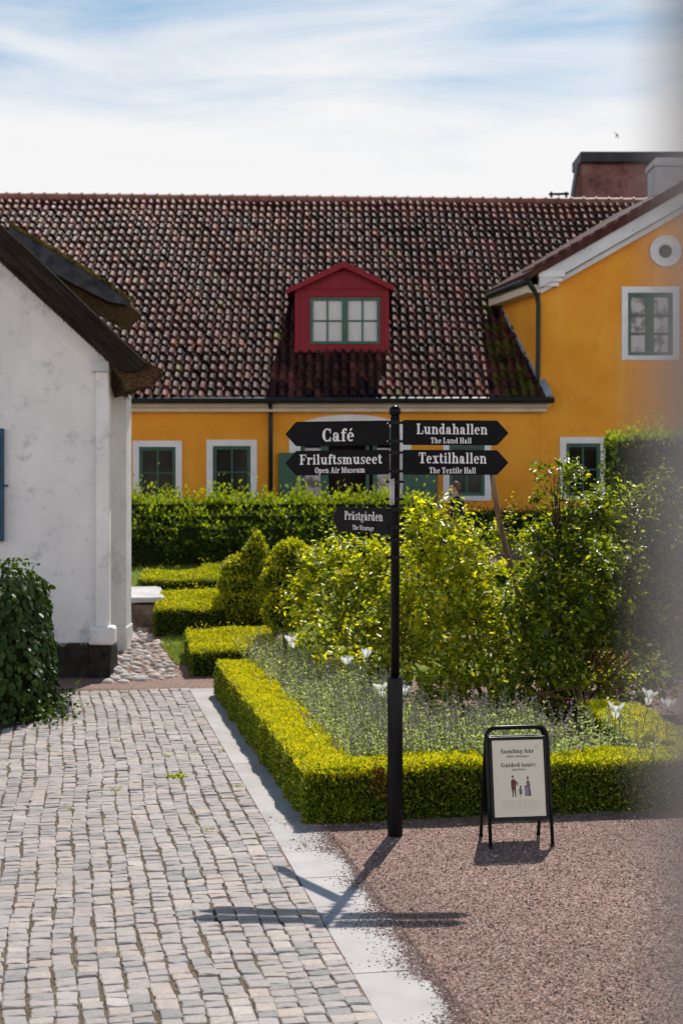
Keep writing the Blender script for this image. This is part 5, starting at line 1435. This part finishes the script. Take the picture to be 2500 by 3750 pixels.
# ------------------------------------------------------------------ the signpost
PXC, YP = PX(907, 10.89), 10.89
PS = 300.0
post = thing('signpost', 'tall black signpost with ball finial and five white lettered direction panels', 'signpost', (PXC, YP, 0))
def pz(py): return (1920-py)/PS
mb = MB(); mb.lathe([(.058, -.15), (.058, .02), (.0595, .03), (.0595, 1.20), (.056, 1.214), (.050, 1.219), (.036, 1.222)], (PXC, YP, 0), 32); mb.build('base_sleeve', M_BLACK, post, smooth=True)
mb = MB(); mb.lathe([(.0345, 1.1), (.0345, 3.20), (.036, 3.203), (.036, 3.212), (.028, 3.216)], (PXC, YP, 0), 28); mb.build('pole', M_BLACK, post, smooth=True)
prof_ = [(max(.002, .0465*math.sin(a)), 3.252-.0465*math.cos(a)) for a in [math.pi*(i+2.2)/16.2 for i in range(15)]]
mb = MB(); mb.lathe(prof_, (PXC, YP, 0), 28); mb.build('ball_finial', M_BLACK, post, smooth=True)
def collar(z, both=True, ln=.072):
    mb = MB(); mb.lathe([(.0352, z-.016), (.0385, z-.014), (.0385, z+.014), (.0352, z+.016)], (PXC, YP, 0), 28)
    for s in (1, -1):
        mb.tube([(PXC+s*.033, YP-.008, z), (PXC+s*(ln-.008), YP-.008, z), (PXC+s*(ln-.002), YP-.008, z), (PXC+s*ln, YP-.008, z)], [.011, .011, .009, .003], 10)
    mb.build('clamp', M_BLACK, post, smooth=False)
for py in (970, 1013, 1039, 1082): collar(pz(py), ln=.058)
for py in (1106, 1146, 1170, 1210, 1240, 1280): collar(pz(py))
def panel(lab, sgn, yaw, s0, sh, L, ztop, zbot, droop, lines, bolts):
    a = math.radians(yaw)
    dirv = Vector((sgn*math.cos(a), math.sin(a), 0)); nrm = Vector((math.sin(a)*-sgn*-1*-1, -math.cos(a), 0))
    nrm = Vector((sgn*math.sin(a), -math.cos(a), 0))
    O = Vector((PXC, YP, 0))
    def S(s, z, t): return O + dirv*s + nrm*(t + .012) + Vector((0, 0, z - droop*s))
    zm = (ztop+zbot)/2; r = .012
    out = [(s0+r, ztop), (sh, ztop), (sh+.012, ztop-.008), (L-.006, zm+.008), (L, zm), (L-.006, zm-.008), (sh+.012, zbot+.008), (sh, zbot), (s0+r, zbot), (s0+.003, zbot+.003), (s0, zbot+r), (s0, ztop-r), (s0+.003, ztop-.003)]
    mb = MB(); f = [S(s, z, .0035) for s, z in out]
    mb.prism(f, -nrm*.007); 
    p = mb.build('sign_panel', M_SIGN, post); p['label'] = lab
    mb = MB()
    for txt, cpx0, cpx1, base, top in lines:
        pa, pb = (1000+cpx0/1.568)*.6272, (1000+cpx1/1.568)*.6272
        cap = ((top-base)/-2.5)/PS; zb = pz((1450+base/1.568)*.6272)
        k = 1/math.cos(a) * (1 + .0)
        sa, sb_ = (pa-907)/PS*k*sgn, (pb-907)/PS*k*sgn
        polys = lettering(txt, abs(sb_-sa), cap)
        put(mb, polys, lambda x, y, d: S(sa + sgn*x, zb + y + droop*sa*0, .0036+d))
    mb.build('lettering', M_LETTER, p)
    for s, z in bolts:
        mb = MB(); c = S(s, z, .0035); MM = Matrix.Rotation(math.radians(90), 4, 'X')
        mb.lathe([(.0065, 0), (.0065, .0025), (.004, .004), (.001, .0042)], c, 12, M=MM); mb.build('bolt', M_STEEL if 'Café' in lab else M_BLACK, p)
    for z in (ztop-.02, zbot+.028):
        mb = MB(); mb.prism([S(.028, z-.010, -.010), S(s0+.03, z-.010, -.010), S(s0+.03, z+.010, -.010), S(.028, z+.010, -.010)], nrm*.0055)
        mb.build('bracket', M_BLACK, p)
bz = lambda t, b, s: [(s+.014, t-.02), (s+.014, b+.03)]
panel('black arrow panel lettered Café', -1, 4, .042, .755, .842, pz(965.5), pz(1022), .012, [('Café', 283, 465, 256, 182)], bz(pz(965.5), pz(1022), .042))
panel('black arrow panel lettered Friluftsmuseet, Open Air Museum', -1, 4, .042, .755, .842, pz(1032.6), pz(1089.5), .012, [('Friluftsmuseet', 152, 627, 388, 330), ('Open Air Museum', 240, 527, 438, 405)], bz(pz(1032.6), pz(1089.5), .042))
panel('black arrow panel lettered Lundahallen, The Lund Hall', 1, 3, .058, .780, .872, pz(964.5), pz(1022), .004, [('Lundahallen', 822, 1230, 218, 158), ('The Lund Hall', 903, 1138, 270, 238)], bz(pz(964.5), pz(1022), .058))
panel('black arrow panel lettered Textilhallen, The Textile Hall', 1, 3, .058, .780, .872, pz(1033), pz(1090), .004, [('Textilhallen', 835, 1225, 386, 324), ('The Textile Hall', 895, 1163, 443, 409)], bz(pz(1033), pz(1090), .058))
panel('smaller looking black panel lettered Prästgården, The Vicarage, turned away', -1, 58, .042, .80, .885, pz(1168), pz(1228), .0, [('Prästgården', 420, 642, 722, 670), ('The Vicarage', 468, 592, 780, 752)], bz(pz(1168), pz(1228), .042))
mb = MB()
zt1, zb1 = pz(1101), pz(1160)
V = []
for z in (zb1, zt1):
    V += [(PXC-.046, YP-.055, z + (.004 if z == zb1 else 0)), (PXC-.030, YP-.062, z), (PXC-.006, YP-.050, z + .008)]
mb.add(V, [(0, 1, 4, 3), (1, 2, 5, 4)]); 
hol = mb.build('plastic_sleeve', M_CLEAR, post, smooth=True)
sol = hol.modifiers.new('thick', 'SOLIDIFY'); sol.thickness = .0015

# ------------------------------------------------------------------ the folding poster board
ab = thing('a_frame_sign', 'black folding pavement sign with a cream guided tours poster in front of the hedge', 'sign', (1.315, 10.66, 0))
ya = math.radians(8); u_ = Vector((math.cos(ya), math.sin(ya), 0)); n_ = Vector((math.sin(ya), -math.cos(ya), 0)); C0 = Vector((1.312, 10.70, 0))
TOPZ = .868
def FP(x, h, t=0): return C0 + u_*x + n_*(.015 + .15*(1-h/TOPZ) + t) + Vector((0, 0, h))
def BP(x, h, t=0): return C0 + u_*x - n_*(.015 + .17*(1-h/TOPZ) + t) + Vector((0, 0, h))
def uframe(fp, hw, top):
    r = .075; pts = [fp(-hw, 0), fp(-hw, .3), fp(-hw, top-r)]
    for i in range(1, 7): a = math.pi - i*math.pi/12; pts.append(fp(-hw+r+r*math.cos(a), top-r+r*math.sin(a)))
    for i in range(0, 7): a = math.pi/2 - i*math.pi/12; pts.append(fp(hw-r+r*math.cos(a), top-r+r*math.sin(a)))
    pts += [fp(hw, .3), fp(hw, 0)]
    return pts
mb = MB(); mb.tube(uframe(FP, .236, TOPZ), .0135, 10); mb.build('front_frame', M_BLACK, ab, smooth=True)
mb = MB(); mb.tube(uframe(BP, .226, TOPZ-.012), .0135, 10); mb.build('rear_frame', M_BLACK, ab, smooth=True)
def slab_on(fp, x0, x1, h0, h1, t0, t1): 
    m = MB(); a = [fp(x0, h0, t0), fp(x1, h0, t0), fp(x1, h1, t0), fp(x0, h1, t0)]; b = [fp(x0, h0, t1), fp(x1, h0, t1), fp(x1, h1, t1), fp(x0, h1, t1)]
    m.add(a+b, [(0,3,2,1),(4,5,6,7),(0,1,5,4),(1,2,6,5),(2,3,7,6),(3,0,4,7)]); return m
h0, h1 = .195, .800
slab_on(FP, -.2215, .2215, h0, h1, -.008, .004).build('panel', M_BLACK, ab, bevel=.002)
slab_on(BP, -.2115, .2115, h0, h1, -.008, .004).build('rear_panel', M_BLACK, ab, bevel=.002)
fr = MB()
for a in ((-.2215, .2215, h1-.026, h1), (-.2215, .2215, h0, h0+.026), (-.2215, -.197, h0+.026, h1-.026), (.197, .2215, h0+.026, h1-.026)):
    s = slab_on(FP, *a, .0045, .012); fr.add(s.v, s.f)
fr.build('snap_frame', M_BLACK, ab, bevel=.003)
po = slab_on(FP, -.1965, .1965, h0+.0265, h1-.0265, .0045, .0065).build('poster', M_PAPER, ab)
tx = MB()
def poster_line(txt, cx, wd, base, cap):
    put(tx, lettering(txt, wd, cap), lambda x, y, d: FP(cx - wd/2 + x, base + y, .0068+d), .0002)
poster_line('Samling här', -.004, .257, .679, .030); poster_line('inför visningar', -.002, .171, .649, .0165)
poster_line('Guided tours', -.002, .263, .579, .030); poster_line('start here', .000, .108, .553, .0165)
tx.build('poster_text', M_INK, po)
fg = MB()
def fig(pts, tone, d): fg.add([FP(x*.00065 - .004, .363 + y*.00065, d) for x, y in pts], [tuple(range(len(pts)))], tone)
# man with one hand on his hip, a child, and a lady in a bustle dress (coordinates in 0.65 mm)
fig([(-72,0),(-66,0),(-62,60),(-60,88),(-84,88),(-80,40),(-78,6),(-92,0)], .4, .0070); fig([(-44,0),(-34,2),(-36,60),(-34,90),(-58,90),(-54,50)], .4, .0070)
fig([(-86,80),(-34,84),(-36,130),(-30,150),(-34,180),(-50,196),(-74,196),(-90,180),(-90,120)], .2, .00715)
fig([(-40,185),(-22,170),(-6,150),(-14,132),(-34,122),(-34,130),(-22,140),(-30,158)], .2, .0073)
fig([(-66,196),(-66,206),(-76,210),(-78,224),(-58,224),(-56,212),(-56,196)], 1.0, .0073); fig([(-82,222),(-56,222),(-60,238),(-78,238)], .0, .0075)
fig([(14,2),(24,4),(22,34),(12,34)], .6, .0070); fig([(0,30),(42,32),(34,70),(30,98),(12,98),(8,70)], .6, .0071); fig([(4,90),(10,76),(-8,64),(-12,72)], .6, .0072); fig([(10,100),(14,124),(30,124),(30,100)], .0, .0073)
fig([(64,8),(142,6),(140,60),(126,120),(96,122),(84,112),(68,106),(64,80),(72,60)], .8, .0070); fig([(110,6),(142,6),(140,60),(126,120),(112,118)], .6, .00715); fig([(94,118),(128,118),(130,150),(124,176),(100,178),(90,160)], .6, .0073)
fig([(124,170),(138,120),(132,104),(126,118),(116,150)], .6, .0075); fig([(102,178),(100,190),(108,200),(116,196),(114,178)], 1.0, .0074); fig([(96,196),(118,196),(120,212),(110,228),(98,220)], .2, .0075); fig([(66,100),(96,108),(92,126),(70,120)], .4, .0075)
fg.build('printed_figures', M_FIG, po)
# outlined word along the foot of the poster
ol = MB(); thick = .0011
LET = {'K': [[(0,0),(0,1),(.22,1),(.22,.6),(.5,1),(.78,1),(.42,.52),(.8,0),(.52,0),(.22,.42),(.22,0),(0,0)]],
       'U': [[(0,1),(.22,1),(.22,.3),(.34,.2),(.5,.2),(.6,.3),(.6,1),(.82,1),(.82,.25),(.6,0),(.22,0),(0,.25),(0,1)]],
       'L': [[(0,0),(0,1),(.22,1),(.22,.2),(.7,.2),(.7,0),(0,0)]], 'T': [[(.26,0),(.26,.8),(0,.8),(0,1),(.74,1),(.74,.8),(.48,.8),(.48,0),(.26,0)]],
       'R': [[(0,0),(0,1),(.6,1),(.78,.85),(.78,.55),(.58,.42),(.8,0),(.56,0),(.38,.4),(.22,.4),(.22,0),(0,0)], [(.22,.58),(.22,.82),(.54,.82),(.56,.6),(.22,.58)]],
       'E': [[(0,0),(0,1),(.7,1),(.7,.8),(.22,.8),(.22,.6),(.62,.6),(.62,.42),(.22,.42),(.22,.2),(.7,.2),(.7,0),(0,0)]], 'N': [[(0,0),(0,1),(.24,1),(.6,.35),(.6,1),(.82,1),(.82,0),(.58,0),(.22,.65),(.22,0),(0,0)]]}
x = 0; segs = []
for ch in 'KULTUREN':
    for path in LET[ch]:
        for p, q in zip(path[:-1], path[1:]): segs.append(((p[0]+x, p[1]), (q[0]+x, q[1])))
    x += max(p[0] for path in LET[ch] for p in path) - .02
k = .282/x
for i, (p, q) in enumerate(segs):
    p = Vector((p[0]*k - .137, p[1]*.058 + .280)); q = Vector((q[0]*k - .137, q[1]*.058 + .280)); d = (q-p).normalized(); s = Vector((-d.y, d.x))*thick/2
    ol.add([FP(*(p-s), .0068+(i % 30)*.00003), FP(*(q-s), .0068+(i % 30)*.00003), FP(*(q+s), .0068+(i % 30)*.00003), FP(*(p+s), .0068+(i % 30)*.00003)], [(0, 1, 2, 3)])
ol.build('outlined_word', M_GREYINK, po)
mb = MB(); mb.add([FP(.146+.017*math.cos(a), .722+.017*math.sin(a), .0068) for a in [i*math.pi/12 for i in range(24)]], [tuple(range(24))]); mb.build('round_sticker', M_BLIND, po)
for s in (-1, 1):
    mb = MB(); mb.tube([FP(s*.236, .0, 0)+Vector((0, 0, -.004)), FP(s*.236, .02, 0)], .0165, 10); mb.build('foot', M_BLACK, ab)
    mb = MB(); mb.tube([BP(s*.226, .0, 0)+Vector((0, 0, -.004)), BP(s*.226, .02, 0)], .0165, 10); mb.build('foot', M_BLACK, ab)

# ------------------------------------------------------------------ the person by the house
def skin_mesh(name, pts, edges, mat, parent, root=0, lv=2):
    me = bpy.data.meshes.new(name); me.from_pydata([p[0] for p in pts], edges, []); me.update()
    o = link(name, me, mat, parent)
    o.modifiers.new('skin', 'SKIN'); 
    sv = me.skin_vertices[0].data
    for i, p in enumerate(pts):
        r = p[1] if hasattr(p[1], '__len__') else (p[1], p[1])
        sv[i].radius = r; sv[i].use_root = (i == root)
    s = o.modifiers.new('sub', 'SUBSURF'); s.levels = lv; s.render_levels = lv
    o.modifiers['skin'].use_smooth_shade = True
    return o
pxp, pyp = PX(1046, 27.0), 27.0; gz_ = g(27.0)
prs = thing('person', 'person with brown hair, dark jacket and red shirt before the ochre house', 'person', (pxp, pyp, gz_))
def B(x, y, z): return (pxp + x, pyp + y, gz_ + z)      # the person looks towards -x and away
pts = [(B(0,0,.95), (.14,.11)), (B(0,0,1.12), (.13,.10)), (B(.0,0,1.35), (.16,.11)), (B(0,0,1.47), (.09,.08)), (B(-.01,0,1.54), .055), (B(-.03,.01,1.64), (.078,.09)), (B(-.025,.01,1.73), (.075,.085)),
       (B(.06,-.17,1.43), .06), (B(.10,-.22,1.15), .045), (B(.02,-.25,.92), .035), (B(-.02,-.25,.86), .03),
       (B(-.03,.18,1.43), .06), (B(-.06,.22,1.15), .045), (B(-.16,.22,.94), .035), (B(-.20,.22,.88), .03),
       (B(.0,-.09,.86), .085), (B(.06,-.09,.48), .06), (B(.16,-.09,.10), .045), (B(.06,-.09,.04), .04),
       (B(.0,.09,.86), .085), (B(-.10,.09,.48), .06), (B(-.12,.09,.10), .045), (B(-.24,.09,.04), .04)]
ed = [(0,1),(1,2),(2,3),(3,4),(4,5),(5,6),(3,7),(7,8),(8,9),(9,10),(3,11),(11,12),(12,13),(13,14),(0,15),(15,16),(16,17),(17,18),(0,19),(19,20),(20,21),(21,22)]
for hb, bx0, by0, bz0 in ((10, -.02, -.25, .86), (14, -.20, .22, .88)):
    for k, (ln, dy) in enumerate(((.075, -.028), (.085, -.010), (.08, .010), (.065, .028))):
        pts += [(B(bx0-.008, by0+dy, bz0-.05), .0095), (B(bx0-.02, by0+dy, bz0-.05-ln*.5), .009), (B(bx0-.03-.01*k, by0+dy, bz0-.05-ln), .007)]
        i = len(pts)-3; ed += [(hb, i), (i, i+1), (i+1, i+2)]
    pts += [(B(bx0-.03, by0+.02, bz0-.015), .010), (B(bx0-.055, by0+.022, bz0-.05), .008)]
    i = len(pts)-2; ed += [(hb, i), (i, i+1)]
pts += [(B(-.118, .015, 1.665), .014)]; ed += [(5, len(pts)-1)]
skin_mesh('body', pts, ed, M_SKIN, prs)
jp = [(B(.01,0,.88), (.17,.13)), (B(.01,0,1.12), (.165,.125)), (B(.015,0,1.34), (.195,.135)), (B(.01,0,1.465), (.10,.09)), (B(.065,-.19,1.42), .085), (B(.11,-.235,1.15), .066), (B(.03,-.255,.95), .05), (B(-.02,.19,1.42), .08), (B(-.06,.225,1.15), .064), (B(-.15,.225,.97), .05)]
skin_mesh('jacket', jp, [(0,1),(1,2),(2,3),(3,4),(4,5),(5,6),(3,7),(7,8),(8,9)], M_JACKET, prs)
skin_mesh('shirt_front', [(B(-.10,0,1.0), (.08,.08)), (B(-.13,-.02,1.2), (.08,.085)), (B(-.11,-.02,1.40), (.06,.07))], [(0,1),(1,2)], M_SHIRT, prs)
skin_mesh('trousers', [(B(0,0,.93), (.145,.12)), (B(0,-.09,.86), .10), (B(.06,-.09,.48), .075), (B(.155,-.09,.12), .066), (B(0,.09,.86), .10), (B(-.10,.09,.48), .075), (B(-.12,.09,.12), .066)], [(0,1),(1,2),(2,3),(0,4),(4,5),(5,6)], M_TROUSER, prs)
skin_mesh('hair', [(B(.045,.01,1.60), (.055,.06)), (B(.035,.01,1.68), (.085,.088)), (B(.0,.01,1.745), (.092,.09)), (B(-.055,.01,1.755), (.06,.06))], [(0,1),(1,2),(2,3)], M_HAIR, prs)
for yy in (-.10, .10):
    mb = MB(); mb.lathe([(.004, -.03), (.014, -.02), (.018, .0), (.012, .025), (.003, .03)], B(-.02, yy*.83+.01, 1.655), 10, M=Matrix.Diagonal((1.2, .5, 1, 1))); mb.build('ear', M_SKIN, prs, smooth=True)
for yy, xx in ((-.09, .10), (.09, -.18)):
    mb = MB(); x0 = pxp+xx; mb.prism([(x0-.16, pyp+yy-.045, gz_), (x0+.10, pyp+yy-.045, gz_), (x0+.10, pyp+yy-.045, gz_+.09), (x0+.0, pyp+yy-.045, gz_+.10), (x0-.12, pyp+yy-.045, gz_+.05)], (0, .09, 0)); mb.build('shoe', M_JACKET, prs, bevel=.02, seg=3)

# ------------------------------------------------------------------ the bird over the roofs
bp = Vector(P(1417, 309, 70)); bird = thing('bird', 'small dark swift with swept wings high in the white sky', 'bird', bp)
mb = MB(); mb.tube([bp+Vector(v) for v in ((-.10, 0, -.12), (-.05, 0, -.06), (0, 0, 0), (.03, 0, .04), (.045, 0, .06))], [.008, .028, .036, .028, .006], 8); mb.build('body', M_BIRD, bird, smooth=True)
for pts_ in (((0, 0, .02), (-.08, -.05, .10), (-.20, -.1, .12), (-.09, -.05, .06)), ((.02, 0, .01), (.08, .05, -.06), (.05, .1, -.22), (.035, .05, -.07))):
    mb = MB(); mb.prism([bp+Vector(v) for v in pts_], (0, .006, .0)); mb.build('wing', M_BIRD, bird)

# ------------------------------------------------------------------ the post the photographer leans past
# a slim square door post standing close by at the right: far inside the lens's focus, so it melts into a soft edge
dp = thing('door_post', 'grey painted door post close by at the right edge, melted out of focus', 'post', (.075, .23, 0))
mb = MB(); mb.box(.0562, .104, .20, .25, 0, 3.4); mb.build('shaft', M_POST, dp, bevel=.006, seg=3)
mb = MB(); mb.box(.0545, .1055, .197, .253, 2.678, 2.762); mb.build('edge_thickening', M_POST, dp, bevel=.006, seg=3)  # invented band, shaped to widen the soft blurred edge
mb = MB(); mb.box(.044, .107, .192, .258, 0, .22); mb.build('plinth_block', M_POST, dp, bevel=.006)
mb = MB(); mb.box(.045, .106, .193, .257, 3.4, 3.46); mb.build('cap', M_POST, dp, bevel=.006)
